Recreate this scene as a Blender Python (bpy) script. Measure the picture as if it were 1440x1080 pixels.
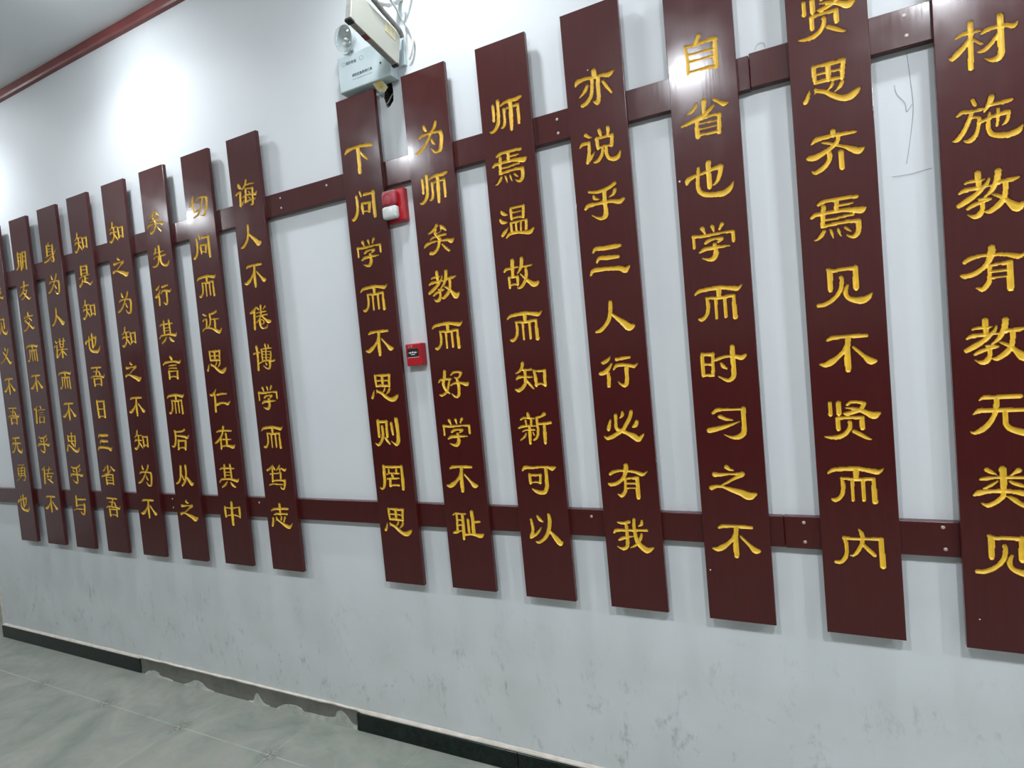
import bpy, bmesh, math, random
import numpy as np
from mathutils import Vector, Matrix, noise
from mathutils.geometry import delaunay_2d_cdt

for o in list(bpy.data.objects):
    bpy.data.objects.remove(o, do_unlink=True)
SC = bpy.context.scene
COL = SC.collection
random.seed(7)

# ------------------------------------------------------------------ camera
# x runs along the wall (right), y points into the wall, z is up, metres
cam_d = bpy.data.cameras.new('camera')
cam = bpy.data.objects.new('camera', cam_d)
COL.objects.link(cam)
SC.camera = cam
cam_d.sensor_width = 36.0
cam_d.lens = 840.67 / 1440 * 36.0
cam_d.clip_start = 0.02
cam_d.clip_end = 100
RX = Vector((0.88761977, 0.45141425, -0.09141292))      # image right
RY = Vector((-0.06144885, -0.08063268, -0.99484793))    # image down
RZ = Vector((-0.4564594, 0.88866391, -0.04383227))      # viewing direction
cam.matrix_world = Matrix(((RX.x, -RY.x, -RZ.x, 0.0),
                           (RX.y, -RY.y, -RZ.y, -1.935),
                           (RX.z, -RY.z, -RZ.z, 1.5814),
                           (0, 0, 0, 1)))

# ------------------------------------------------------------------ exposure and world
vs = SC.view_settings
SC.display_settings.display_device = 'sRGB'
vs.view_transform = 'Standard'
vs.look = 'None'
vs.exposure = 0.0
vs.gamma = 1.0
vs.use_curve_mapping = False
W = bpy.data.worlds.new('world')
SC.world = W
W.use_nodes = True
W.node_tree.nodes['Background'].inputs[0].default_value = (0.8, 0.9, 1.0, 1)
W.node_tree.nodes['Background'].inputs[1].default_value = 0.05
SC.cycles.use_denoising = True
SC.cycles.max_bounces = 8
SC.cycles.diffuse_bounces = 5
SC.cycles.transmission_bounces = 8
SC.cycles.sample_clamp_indirect = 4.0

CEIL = 3.43
LAMP_COL = (0.925, 0.97, 1.02)
WALL_LAMPS = [(-6.33, -0.42), (-4.60, -0.42), (-2.88, -0.42), (-1.15, -0.42), (0.57, -0.42), (2.30, -0.42)]
WALL_WEIGHT = [1.0, 1.0, 1.0, 0.8, 1.1, 1.1]
ROOM_LAMPS = [(-5.95, -2.45, 0.75), (-3.06, -2.45, 0.68), (-0.67, -2.5, 1.1), (0.72, -2.3, 1.3), (3.2, -2.5, 1.2)]
WALL_LAMP_W = 54.0
ROOM_LAMP_W = 36.0


# ------------------------------------------------------------------ materials
def mat(name):
    m = bpy.data.materials.new(name)
    m.use_nodes = True
    nt = m.node_tree
    return m, nt, nt.nodes['Principled BSDF']


def node(nt, typ, **kw):
    n = nt.nodes.new(typ)
    for k, v in kw.items():
        if k == 'inp':
            for kk, vv in v.items():
                n.inputs[kk].default_value = vv
        else:
            setattr(n, k, v)
    return n


def ramp(nt, src, stops):
    r = node(nt, 'ShaderNodeValToRGB')
    e = r.color_ramp.elements
    while len(e) < len(stops):
        e.new(0.5)
    for i, (p, c) in enumerate(stops):
        e[i].position = p
        e[i].color = c if len(c) == 4 else (*c, 1)
    nt.links.new(src, r.inputs[0])
    return r


def simple(name, col, rough=0.5, metal=0.0, spec=0.5, noise_amt=0.06, scale=30, **kw):
    m, nt, b = mat(name)
    b.inputs['Roughness'].default_value = rough
    b.inputs['Metallic'].default_value = metal
    b.inputs['Specular IOR Level'].default_value = spec
    tc = node(nt, 'ShaderNodeTexCoord')
    n = node(nt, 'ShaderNodeTexNoise', inp={'Scale': scale, 'Detail': 3.0})
    nt.links.new(tc.outputs['Object'], n.inputs['Vector'])
    lo = tuple(c * (1 - noise_amt) for c in col)
    hi = tuple(min(1, c * (1 + noise_amt)) for c in col)
    r = ramp(nt, n.outputs['Fac'], [(0.3, lo), (0.7, hi)])
    nt.links.new(r.outputs[0], b.inputs['Base Color'])
    for k, v in kw.items():
        b.inputs[k].default_value = v
    return m


def mixc(nt, fac, a, b, blend='MIX'):
    m = node(nt, 'ShaderNodeMix', data_type='RGBA', blend_type=blend)
    for sock, v in ((m.inputs[0], fac), (m.inputs[6], a), (m.inputs[7], b)):
        if isinstance(v, (int, float)):
            sock.default_value = v
        elif isinstance(v, tuple):
            sock.default_value = v if len(v) == 4 else (*v, 1)
        else:
            nt.links.new(v, sock)
    return m.outputs[2]


def mth(nt, op, a, b=None, c=None, clamp=False):
    m = node(nt, 'ShaderNodeMath', operation=op, use_clamp=clamp)
    for i, v in enumerate((a, b, c)):
        if v is None:
            continue
        if isinstance(v, (int, float)):
            m.inputs[i].default_value = v
        else:
            nt.links.new(v, m.inputs[i])
    return m.outputs[0]


def make_wall_paint():
    m, nt, b = mat('white_wall_paint')
    geo = node(nt, 'ShaderNodeNewGeometry')
    sep = node(nt, 'ShaderNodeSeparateXYZ')
    nt.links.new(geo.outputs['Position'], sep.inputs[0])
    z = sep.outputs['Z']
    # grimy handprints and scuffs near the floor, with their own outline
    mp = node(nt, 'ShaderNodeMapping', inp={'Scale': (1.0, 1.0, 0.55)})
    nt.links.new(geo.outputs['Position'], mp.inputs[0])
    n1 = node(nt, 'ShaderNodeTexNoise', inp={'Scale': 11.0, 'Detail': 5.0, 'Roughness': 0.65, 'Distortion': 0.6})
    n2 = node(nt, 'ShaderNodeTexNoise', inp={'Scale': 45.0, 'Detail': 4.0, 'Roughness': 0.7})
    nt.links.new(mp.outputs[0], n1.inputs['Vector'])
    nt.links.new(mp.outputs[0], n2.inputs['Vector'])
    s1 = ramp(nt, n1.outputs['Fac'], [(0.54, (0, 0, 0)), (0.68, (1, 1, 1))])
    s2 = ramp(nt, n2.outputs['Fac'], [(0.46, (0, 0, 0)), (0.62, (1, 1, 1))])
    zone = ramp(nt, mth(nt, 'MULTIPLY', z, 1.0), [(0.03, (0.5, 0.5, 0.5)), (0.22, (1, 1, 1)), (0.48, (0.5, 0.5, 0.5)), (0.70, (0, 0, 0))])
    smudge = mth(nt, 'MULTIPLY', mth(nt, 'MULTIPLY', s1.outputs[0], s2.outputs[0]), zone.outputs[0])
    nb = node(nt, 'ShaderNodeTexNoise', inp={'Scale': 2.2, 'Detail': 3.0})
    nt.links.new(geo.outputs['Position'], nb.inputs['Vector'])
    base = ramp(nt, nb.outputs['Fac'], [(0.3, (0.70, 0.735, 0.76)), (0.7, (0.745, 0.775, 0.79))])
    zf = ramp(nt, z, [(0.35, (1, 1, 1)), (0.85, (0, 0, 0))])
    ng = node(nt, 'ShaderNodeTexNoise', inp={'Scale': 5.0, 'Detail': 4.0})
    nt.links.new(geo.outputs['Position'], ng.inputs['Vector'])
    grime_and_falloff = mth(nt, 'MULTIPLY', zf.outputs[0], ramp(nt, ng.outputs['Fac'], [(0.30, (0.35, 0.35, 0.35)), (0.75, (0.75, 0.75, 0.75))]).outputs[0])  # lower wall toned down: real dirt plus light falloff painted into the colour
    c = mixc(nt, grime_and_falloff, base.outputs[0], (0.535, 0.56, 0.545))
    c = mixc(nt, mth(nt, 'MULTIPLY', smudge, 0.62), c, (0.20, 0.215, 0.215))
    nt.links.new(c, b.inputs['Base Color'])
    b.inputs['Roughness'].default_value = 0.55
    b.inputs['Specular IOR Level'].default_value = 0.3
    bp = node(nt, 'ShaderNodeBump', inp={'Strength': 0.10, 'Distance': 0.002})
    nn = node(nt, 'ShaderNodeTexNoise', inp={'Scale': 160.0, 'Detail': 2.0})
    nt.links.new(geo.outputs['Position'], nn.inputs['Vector'])
    nt.links.new(nn.outputs['Fac'], bp.inputs['Height'])
    nt.links.new(bp.outputs[0], b.inputs['Normal'])
    return m


def make_floor():
    m, nt, b = mat('grey_green_floor_tile')
    geo = node(nt, 'ShaderNodeNewGeometry')
    sep = node(nt, 'ShaderNodeSeparateXYZ')
    nt.links.new(geo.outputs['Position'], sep.inputs[0])

    def edge(v, off):
        t = mth(nt, 'FRACT', mth(nt, 'DIVIDE', mth(nt, 'SUBTRACT', v, off), 0.6))
        return mth(nt, 'MULTIPLY', mth(nt, 'MINIMUM', t, mth(nt, 'SUBTRACT', 1.0, t)), 0.6)
    ex = edge(sep.outputs['X'], -3.963)
    ey = edge(sep.outputs['Y'], -0.275)
    n0 = node(nt, 'ShaderNodeTexNoise', inp={'Scale': 4.0, 'Detail': 3.0})
    nt.links.new(geo.outputs['Position'], n0.inputs['Vector'])
    brk = ramp(nt, n0.outputs['Fac'], [(0.35, (0.25, 0.25, 0.25)), (0.6, (1, 1, 1))])
    gxl = mth(nt, 'MULTIPLY', ramp(nt, mth(nt, 'MULTIPLY', ex, 100.0), [(0.14, (1, 1, 1)), (0.28, (0, 0, 0))]).outputs[0], 0.55)
    gyl = ramp(nt, mth(nt, 'MULTIPLY', ey, 100.0), [(0.18, (1, 1, 1)), (0.42, (0, 0, 0))])
    grout = node(nt, 'ShaderNodeMath', operation='MULTIPLY')
    nt.links.new(mth(nt, 'MAXIMUM', gxl, gyl.outputs[0]), grout.inputs[0])
    nt.links.new(brk.outputs[0], grout.inputs[1])
    corner = mth(nt, 'SQRT', mth(nt, 'ADD', mth(nt, 'POWER', ex, 2.0), mth(nt, 'POWER', ey, 2.0)))
    n1 = node(nt, 'ShaderNodeTexNoise', inp={'Scale': 3.4, 'Detail': 6.0, 'Roughness': 0.62, 'Distortion': 1.2})
    nt.links.new(geo.outputs['Position'], n1.inputs['Vector'])
    base = ramp(nt, n1.outputs['Fac'], [(0.28, (0.190, 0.215, 0.186)), (0.5, (0.255, 0.270, 0.236)), (0.74, (0.318, 0.320, 0.280))])
    n2 = node(nt, 'ShaderNodeTexNoise', inp={'Scale': 26.0, 'Detail': 5.0})
    nt.links.new(geo.outputs['Position'], n2.inputs['Vector'])
    c = mixc(nt, 0.16, base.outputs[0], n2.outputs['Color'], 'SOFT_LIGHT')
    c = mixc(nt, mth(nt, 'MULTIPLY', grout.outputs[0], 0.7), c, (0.42, 0.43, 0.38))
    n3 = node(nt, 'ShaderNodeTexNoise', inp={'Scale': 75.0, 'Detail': 2.0})
    nt.links.new(geo.outputs['Position'], n3.inputs['Vector'])
    dirt = mth(nt, 'MULTIPLY', ramp(nt, corner, [(0.020, (1, 1, 1)), (0.070, (0, 0, 0))]).outputs[0],
               ramp(nt, n3.outputs['Fac'], [(0.45, (0, 0, 0)), (0.53, (1, 1, 1))]).outputs[0])
    c = mixc(nt, mth(nt, 'MULTIPLY', dirt, 0.6), c, (0.10, 0.105, 0.095))
    nt.links.new(c, b.inputs['Base Color'])
    rr = ramp(nt, n2.outputs['Fac'], [(0.3, (0.34, 0.34, 0.34)), (0.7, (0.46, 0.46, 0.46))])
    nt.links.new(rr.outputs[0], b.inputs['Roughness'])
    b.inputs['Specular IOR Level'].default_value = 0.4
    bp = node(nt, 'ShaderNodeBump', inp={'Strength': 0.25, 'Distance': 0.002})
    nt.links.new(mth(nt, 'SUBTRACT', n2.outputs['Fac'], mth(nt, 'MULTIPLY', grout.outputs[0], 0.6)), bp.inputs['Height'])
    nt.links.new(bp.outputs[0], b.inputs['Normal'])
    return m


def make_lacquer():
    m, nt, b = mat('dark_red_lacquer')
    tc = node(nt, 'ShaderNodeTexCoord')
    mp = node(nt, 'ShaderNodeMapping', inp={'Scale': (90.0, 90.0, 5.0)})
    nt.links.new(tc.outputs['Object'], mp.inputs[0])
    n = node(nt, 'ShaderNodeTexNoise', inp={'Scale': 1.0, 'Detail': 4.0, 'Roughness': 0.6})
    nt.links.new(mp.outputs[0], n.inputs['Vector'])
    r = ramp(nt, n.outputs['Fac'], [(0.3, LACQ_LO), (0.7, LACQ_HI)])
    nt.links.new(r.outputs[0], b.inputs['Base Color'])
    nf = node(nt, 'ShaderNodeTexNoise', inp={'Scale': 14.0, 'Detail': 3.0})
    nt.links.new(tc.outputs['Object'], nf.inputs['Vector'])
    rr = ramp(nt, nf.outputs['Fac'], [(0.3, (0.11, 0.11, 0.11)), (0.7, (0.19, 0.19, 0.19))])
    nt.links.new(rr.outputs[0], b.inputs['Coat Roughness'])
    b.inputs['Coat Weight'].default_value = 0.75
    b.inputs['Coat IOR'].default_value = 1.45
    b.inputs['Roughness'].default_value = 0.40
    b.inputs['Specular IOR Level'].default_value = 0.2
    # brush marks along the length of the plank
    bp = node(nt, 'ShaderNodeBump', inp={'Strength': 0.10, 'Distance': 0.0012})
    nt.links.new(n.outputs['Fac'], bp.inputs['Height'])
    nt.links.new(bp.outputs[0], b.inputs['Normal'])
    nt.links.new(bp.outputs[0], b.inputs['Coat Normal'])
    return m


def make_marble():
    m, nt, b = mat('black_green_marble')
    tc = node(nt, 'ShaderNodeTexCoord')
    n = node(nt, 'ShaderNodeTexNoise', inp={'Scale': 22.0, 'Detail': 8.0, 'Roughness': 0.7, 'Distortion': 1.5})
    nt.links.new(tc.outputs['Object'], n.inputs['Vector'])
    r = ramp(nt, n.outputs['Fac'], [(0.35, (0.004, 0.007, 0.006)), (0.62, (0.010, 0.020, 0.016)), (0.8, (0.05, 0.075, 0.062))])
    nt.links.new(r.outputs[0], b.inputs['Base Color'])
    b.inputs['Roughness'].default_value = 0.22
    b.inputs['Specular IOR Level'].default_value = 0.25
    return m


def make_mortar():
    m, nt, b = mat('bare_grey_mortar')
    tc = node(nt, 'ShaderNodeTexCoord')
    n = node(nt, 'ShaderNodeTexNoise', inp={'Scale': 9.0, 'Detail': 8.0, 'Roughness': 0.65})
    nt.links.new(tc.outputs['Object'], n.inputs['Vector'])
    r = ramp(nt, n.outputs['Fac'], [(0.3, (0.115, 0.115, 0.098)), (0.7, (0.185, 0.182, 0.158))])
    nt.links.new(r.outputs[0], b.inputs['Base Color'])
    b.inputs['Roughness'].default_value = 0.9
    bp = node(nt, 'ShaderNodeBump', inp={'Strength': 0.4, 'Distance': 0.003})
    n2 = node(nt, 'ShaderNodeTexNoise', inp={'Scale': 70.0, 'Detail': 6.0})
    nt.links.new(tc.outputs['Object'], n2.inputs['Vector'])
    nt.links.new(n2.outputs['Fac'], bp.inputs['Height'])
    nt.links.new(bp.outputs[0], b.inputs['Normal'])
    return m


LACQ_LO = (0.053, 0.0058, 0.0056)
LACQ_HI = (0.066, 0.0076, 0.0072)
M_WALL = make_wall_paint()
M_FLOOR = make_floor()
M_LACQ = make_lacquer()
M_MARBLE = make_marble()
M_MORTAR = make_mortar()
M_CEIL = simple('ceiling_paint', (0.80, 0.82, 0.84), 0.6, spec=0.3, noise_amt=0.02, scale=3)
M_GOLD = simple('gold_paint', (0.88, 0.545, 0.045), 0.34, metal=0.0, noise_amt=0.10, scale=60)
M_PLASTER = simple('cream_plaster', (0.60, 0.555, 0.49), 0.85, noise_amt=0.12, scale=25)
M_WHITEPLASTER = simple('pale_adhesive', (0.36, 0.38, 0.34), 0.9, noise_amt=0.15, scale=40)
M_CROWN = simple('crown_trim_red', (0.20, 0.045, 0.04), 0.4, noise_amt=0.12, scale=12)
M_UNIT = simple('pale_grey_plastic', (0.56, 0.66, 0.68), 0.38, noise_amt=0.02)
M_SIGN = simple('cream_panel', (0.47, 0.475, 0.41), 0.45, noise_amt=0.04, scale=12)
M_SIGNEDGE = simple('grey_aluminium_edge', (0.36, 0.36, 0.33), 0.4, metal=0.3, noise_amt=0.15, scale=40)
M_DARK = simple('black_plastic', (0.012, 0.012, 0.012), 0.45)
M_CAVITY = simple('dark_cavity', (0.035, 0.03, 0.026), 0.95, noise_amt=0.5, scale=60)
M_RED = simple('red_plastic', (0.42, 0.012, 0.02), 0.3, noise_amt=0.05)
M_REDDUST = simple('dusty_red_lens', (0.40, 0.045, 0.065), 0.4, noise_amt=0.2, scale=60)
M_LENS = simple('frosted_white_lens', (0.66, 0.68, 0.66), 0.25, noise_amt=0.08, scale=90)
M_DUST = simple('grey_dust', (0.50, 0.47, 0.43), 0.9, noise_amt=0.2, scale=60)
M_TAPE = simple('yellowed_tape', (0.60, 0.46, 0.12), 0.55, noise_amt=0.2, scale=50)
M_TAPE2 = simple('pale_masking_tape', (0.62, 0.55, 0.34), 0.6, noise_amt=0.12, scale=50)
M_CONDUIT = simple('grey_conduit', (0.24, 0.235, 0.22), 0.42, metal=0.2, noise_amt=0.2, scale=40)
M_WIRE = simple('white_cable', (0.74, 0.73, 0.68), 0.5)
M_THREAD = simple('dark_thread', (0.30, 0.32, 0.33), 0.8)
M_INK = simple('dark_ink', (0.06, 0.075, 0.085), 0.6)
M_INK2 = simple('faded_ink', (0.30, 0.37, 0.39), 0.6)
M_MARKW = simple('white_print', (0.78, 0.78, 0.76), 0.5)
M_MARKP = simple('pale_red_print', (0.70, 0.24, 0.26), 0.5)
M_SCREW = simple('bare_screw', (0.52, 0.42, 0.38), 0.5, metal=0.4)
M_CHIP = simple('bare_wood_chip', (0.80, 0.68, 0.60), 0.8)
M_SILVER = simple('silver_reflector', (0.72, 0.76, 0.77), 0.22, metal=0.3, noise_amt=0.05)
M_OPP = simple('opposite_wall_paint', (0.70, 0.72, 0.73), 0.6, noise_amt=0.03, scale=2)
M_OPPB = simple('opposite_wall_beige', (0.40, 0.39, 0.37), 0.6, noise_amt=0.05, scale=2)
M_REFLDARK = simple('dark_reflection_panel', (0.05, 0.016, 0.014), 0.4, noise_amt=0.2, scale=6)  # for unseen panels added to darken what the lacquer reflects
M_RECESS = simple('brown_grey_paint', (0.42, 0.39, 0.34), 0.8, noise_amt=0.15, scale=8)  # brownish grey tone of the recessed wall


def make_glass():
    """thin clear shell: mostly see-through, with a Fresnel sheen"""
    m, nt, b = mat('clear_lamp_glass')
    out = nt.nodes['Material Output']
    tr = node(nt, 'ShaderNodeBsdfTransparent', inp={'Color': (0.93, 0.955, 0.95, 1)})
    gl = node(nt, 'ShaderNodeBsdfGlossy', inp={'Roughness': 0.04})
    lw = node(nt, 'ShaderNodeLayerWeight', inp={'Blend': 0.5})
    fr = node(nt, 'ShaderNodeMath', operation='MULTIPLY_ADD', inp={1: 0.35, 2: 0.05})
    p4 = node(nt, 'ShaderNodeMath', operation='POWER', inp={1: 3.0})
    nt.links.new(lw.outputs['Facing'], p4.inputs[0])
    nt.links.new(p4.outputs[0], fr.inputs[0])
    mx = node(nt, 'ShaderNodeMixShader')
    nt.links.new(fr.outputs[0], mx.inputs[0])
    nt.links.new(tr.outputs[0], mx.inputs[1])
    nt.links.new(gl.outputs[0], mx.inputs[2])
    nt.links.new(mx.outputs[0], out.inputs['Surface'])
    return m


M_GLASS = make_glass()


def make_emit(name, power_w, radius):
    m, nt, b = mat(name)
    e = power_w / (math.pi * math.pi * radius * radius)
    b.inputs['Base Color'].default_value = (0.8, 0.8, 0.8, 1)
    b.inputs['Emission Color'].default_value = (*LAMP_COL, 1)
    b.inputs['Emission Strength'].default_value = e
    return m


LAMP_R = 0.085
M_EMIT_WALL = make_emit('wall_lamp_diffuser', 5.0, LAMP_R)
M_EMIT_ROOM = [make_emit('room_lamp_diffuser', ROOM_LAMP_W * p[2], LAMP_R) for p in ROOM_LAMPS]
M_RING = simple('white_lamp_ring', (0.8, 0.8, 0.8), 0.4, noise_amt=0.01)


# ------------------------------------------------------------------ object helpers
def link(name, me, m=None, parent=None, smooth=False):
    o = bpy.data.objects.new(name, me)
    COL.objects.link(o)
    if m is not None and len(me.materials) == 0:
        me.materials.append(m)
    if smooth:
        me.polygons.foreach_set('use_smooth', [True] * len(me.polygons))
    if parent is not None:
        o.parent = parent
    return o


def from_bm(name, bm, m, parent=None, smooth=False):
    bmesh.ops.recalc_face_normals(bm, faces=bm.faces)
    me = bpy.data.meshes.new(name)
    bm.to_mesh(me)
    bm.free()
    return link(name, me, m, parent, smooth)


def tag(o, label, cat, group=None):
    o['label'] = label
    o['category'] = cat
    if group:
        o['group'] = group
    return o


def struct(o, label=None):
    o['kind'] = 'structure'
    if label:
        o['label'] = label
    return o


def empty(name, loc):
    o = bpy.data.objects.new(name, None)
    o.empty_display_size = 0.1
    COL.objects.link(o)
    o.location = loc
    return o


def bm_box(bm, lo, hi, bev=0.0, seg=2):
    t = bmesh.new()
    bmesh.ops.create_cube(t, size=1.0)
    for v in t.verts:
        v.co = Vector(((lo[i] + hi[i]) / 2 + v.co[i] * (hi[i] - lo[i]) for i in range(3)))
    if bev > 0:
        bmesh.ops.bevel(t, geom=list(t.edges), offset=bev, segments=seg, affect='EDGES', profile=0.5)
    tmp = bpy.data.meshes.new('tmp')
    t.to_mesh(tmp)
    t.free()
    bm.from_mesh(tmp)
    bpy.data.meshes.remove(tmp)
    return bm


def box(name, lo, hi, m, parent=None, bev=0.0, seg=2):
    return from_bm(name, bm_box(bmesh.new(), lo, hi, bev, seg), m, parent)


def bm_tube(bm, pts, r, n=8, closed_caps=True):
    pts = [Vector(p) for p in pts]
    rad = r if isinstance(r, (list, tuple)) else [r] * len(pts)
    rings = []
    up = Vector((0.13, 0.27, 0.95)).normalized()
    for i, p in enumerate(pts):
        t = (pts[min(i + 1, len(pts) - 1)] - pts[max(i - 1, 0)]).normalized()
        a = t.cross(up)
        if a.length < 1e-3:
            a = t.cross(Vector((1, 0, 0)))
        a.normalize()
        b = t.cross(a).normalized()
        rings.append([bm.verts.new(p + (a * math.cos(2 * math.pi * k / n) + b * math.sin(2 * math.pi * k / n)) * rad[i]) for k in range(n)])
    for i in range(len(rings) - 1):
        for k in range(n):
            bm.faces.new((rings[i][k], rings[i][(k + 1) % n], rings[i + 1][(k + 1) % n], rings[i + 1][k]))
    if closed_caps:
        bm.faces.new(rings[0])
        bm.faces.new(list(reversed(rings[-1])))
    return bm


def curve_pts(pts, sub=6):
    pts = [Vector(p) for p in pts]
    if len(pts) < 3:
        return pts
    out = []
    for i in range(len(pts) - 1):
        p0, p1, p2, p3 = pts[max(i - 1, 0)], pts[i], pts[i + 1], pts[min(i + 2, len(pts) - 1)]
        for k in range(sub):
            t = k / sub
            out.append(0.5 * ((2 * p1) + (p2 - p0) * t + (2 * p0 - 5 * p1 + 4 * p2 - p3) * t * t + (3 * p1 - p0 - 3 * p2 + p3) * t ** 3))
    out.append(pts[-1])
    return out


def lathe_bm(profile, n=40, axis=Vector((0, 0, 1)), org=Vector((0, 0, 0))):
    """profile: list of (radius, height) revolved about axis"""
    bm = bmesh.new()
    axis = axis.normalized()
    a = axis.orthogonal().normalized()
    b = axis.cross(a)
    rings = []
    for r, h in profile:
        if r < 1e-6:
            rings.append([bm.verts.new(org + axis * h)])
        else:
            rings.append([bm.verts.new(org + axis * h + (a * math.cos(2 * math.pi * k / n) + b * math.sin(2 * math.pi * k / n)) * r) for k in range(n)])
    for A, B in zip(rings, rings[1:]):
        for k in range(n):
            k2 = (k + 1) % n
            if len(A) == 1 and len(B) > 1:
                bm.faces.new((A[0], B[k], B[k2]))
            elif len(B) == 1 and len(A) > 1:
                bm.faces.new((A[k], A[k2], B[0]))
            elif len(A) > 1:
                bm.faces.new((A[k], A[k2], B[k2], B[k]))
    return bm


# ------------------------------------------------------------------ room shell
XL, XR, YOPP, XFAR = -5.06, 4.2, -4.9, -7.8
HOLE = [(-1.437, 2.632), (-1.428, 2.668), (-1.412, 2.684), (-1.394, 2.683), (-1.391, 2.650), (-1.394, 2.612),
        (-1.409, 2.606), (-1.414, 2.594), (-1.425, 2.592), (-1.430, 2.608)]


def wall_with_hole():
    pts = [Vector((XL, 0)), Vector((XR, 0)), Vector((XR, CEIL)), Vector((XL, CEIL))] + [Vector(p) for p in HOLE]
    k = len(HOLE)
    edges = [(0, 1), (1, 2), (2, 3), (3, 0)] + [(4 + i, 4 + (i + 1) % k) for i in range(k)]
    vs_, es_, fs_, *_ = delaunay_2d_cdt(pts, edges, [], 1, 1e-6)
    verts = [(v.x, 0.0, v.y) for v in vs_]
    cx = sum(p[0] for p in HOLE) / k
    cz = sum(p[1] for p in HOLE) / k
    faces = []
    hs = {i for i, v in enumerate(vs_) if any(abs(v.x - p[0]) < 1e-5 and abs(v.y - p[1]) < 1e-5 for p in HOLE)}
    for f in fs_:
        if all(i in hs for i in f):
            continue
        faces.append(tuple(f))
    me = bpy.data.meshes.new('wall_left')
    bm = bmesh.new()
    bv = [bm.verts.new(v) for v in verts]
    for f in faces:
        bm.faces.new([bv[i] for i in f])
    # solid wall: end face at the outer corner, and back
    q = [bm.verts.new(c) for c in ((XL, 0, 0), (XL, 0.24, 0), (XL, 0.24, CEIL), (XL, 0, CEIL))]
    bm.faces.new(q)
    q = [bm.verts.new(c) for c in ((XL, 0.24, 0), (XR, 0.24, 0), (XR, 0.24, CEIL), (XL, 0.24, CEIL))]
    bm.faces.new(q)
    bm.to_mesh(me)
    bm.free()
    return link('wall_left', me, M_WALL)


struct(wall_with_hole(), 'long white wall with scuffs near the floor')
# the broken-out cavity behind the hole
bm = bmesh.new()
k = len(HOLE)
fr = [bm.verts.new((x, 0.0, z)) for x, z in HOLE]
bk = [bm.verts.new((x * 0.9 + -1.412 * 0.1, 0.07, z * 0.9 + 2.64 * 0.1)) for x, z in HOLE]
for i in range(k):
    bm.faces.new((fr[i], fr[(i + 1) % k], bk[(i + 1) % k], bk[i]))
bm.faces.new(bk)
cav = from_bm('wall_hole', bm, M_CAVITY)
cav['kind'] = 'structure'
cav['label'] = 'dark hole broken into the plaster under the emergency light'

struct(box('floor', (XFAR, YOPP, -0.10), (XR, 1.6, 0.0), M_FLOOR))
struct(box('ceiling', (XFAR, YOPP, CEIL), (XR, 1.6, CEIL + 0.1), M_CEIL))
struct(box('wall_back', (XFAR, YOPP - 0.1, 0), (XR, YOPP, CEIL), M_OPPB))
struct(box('wall_far', (XFAR - 0.1, YOPP, 0), (XFAR, 1.6, CEIL), M_OPP))
struct(box('wall_right', (XR, YOPP, 0), (XR + 0.1, 0.24, CEIL), M_OPP))
struct(box('wall_recess', (XFAR, 1.5, 0), (XL, 1.6, CEIL), M_RECESS))
struct(box('trim_3', (XFAR, YOPP, 0), (XR, YOPP + 0.03, 1.5), M_REFLDARK))  # added dark band, out of view, darkens reflections low on the boards
struct(box('dark_panel_1', (XFAR, -4.3, 0), (XFAR + 0.05, -2.42, 2.15), M_REFLDARK, bev=0.004), 'added dark panel at the far end, for board reflections')  # added unseen panel, gives the boards something dark to mirror

# crown trim: a slightly wavy red band along the top of the wall
bm = bmesh.new()
N = 90
prev = None
for i in range(N + 1):
    x = XL + (XR - XL) * i / N
    w = 0.0035 * noise.noise(Vector((x * 1.7, 0.3, 0)))
    w2 = 0.003 * noise.noise(Vector((x * 2.3, 4.0, 0)))
    z0, z1 = 3.381 + w, CEIL - 0.0005
    y0 = -0.020 + w2
    ring = [bm.verts.new(c) for c in ((x, 0.0, z0), (x, y0, z0 + 0.002), (x, y0 - 0.004, z0 + 0.012), (x, y0 - 0.006, z1), (x, 0.0, z1))]
    if prev:
        for a in range(4):
            bm.faces.new((prev[a], ring[a], ring[a + 1], prev[a + 1]))
    prev = ring
struct(from_bm('trim_1', bm, M_CROWN), 'dark red crown trim where wall meets ceiling')

# skirting: black marble on the left and right, bare mortar where the middle run fell off
def skirt(name, x0, x1, label):
    o = box(name, (x0, -0.012, 0.0), (x1, 0.0, 0.078), M_MARBLE, bev=0.0015, seg=1)
    struct(o, label)


skirt('baseboard_left', XL, -3.502, 'black marble skirting at the left end of the wall')
skirt('baseboard_middle', -1.909, -1.1125, 'black marble skirting right of the bare mortar')
skirt('baseboard_right', -1.1095, XR, 'black marble skirting at the lower edge of the frame')
# bare mortar strip with a ragged upper edge
bm = bmesh.new()
N = 160
prev = None
for i in range(N + 1):
    t = i / N
    x = -3.502 + (1.593) * t
    rag = 0.004 * noise.noise(Vector((x * 9, 0, 0))) + 0.002 * noise.noise(Vector((x * 31, 1, 0)))
    dep = -0.0045 + 0.002 * noise.noise(Vector((x * 6, 5, 0)))
    top = 0.083 + rag
    ring = [bm.verts.new(c) for c in ((x, dep - 0.003, 0.0), (x, dep, 0.03), (x, dep, top), (x, 0.0, top + 0.001))]
    if prev:
        for a in range(3):
            bm.faces.new((prev[a], ring[a], ring[a + 1], prev[a + 1]))
    prev = ring
struct(from_bm('trim_2', bm, M_MORTAR), 'bare grey mortar strip where the skirting has fallen off')


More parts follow.
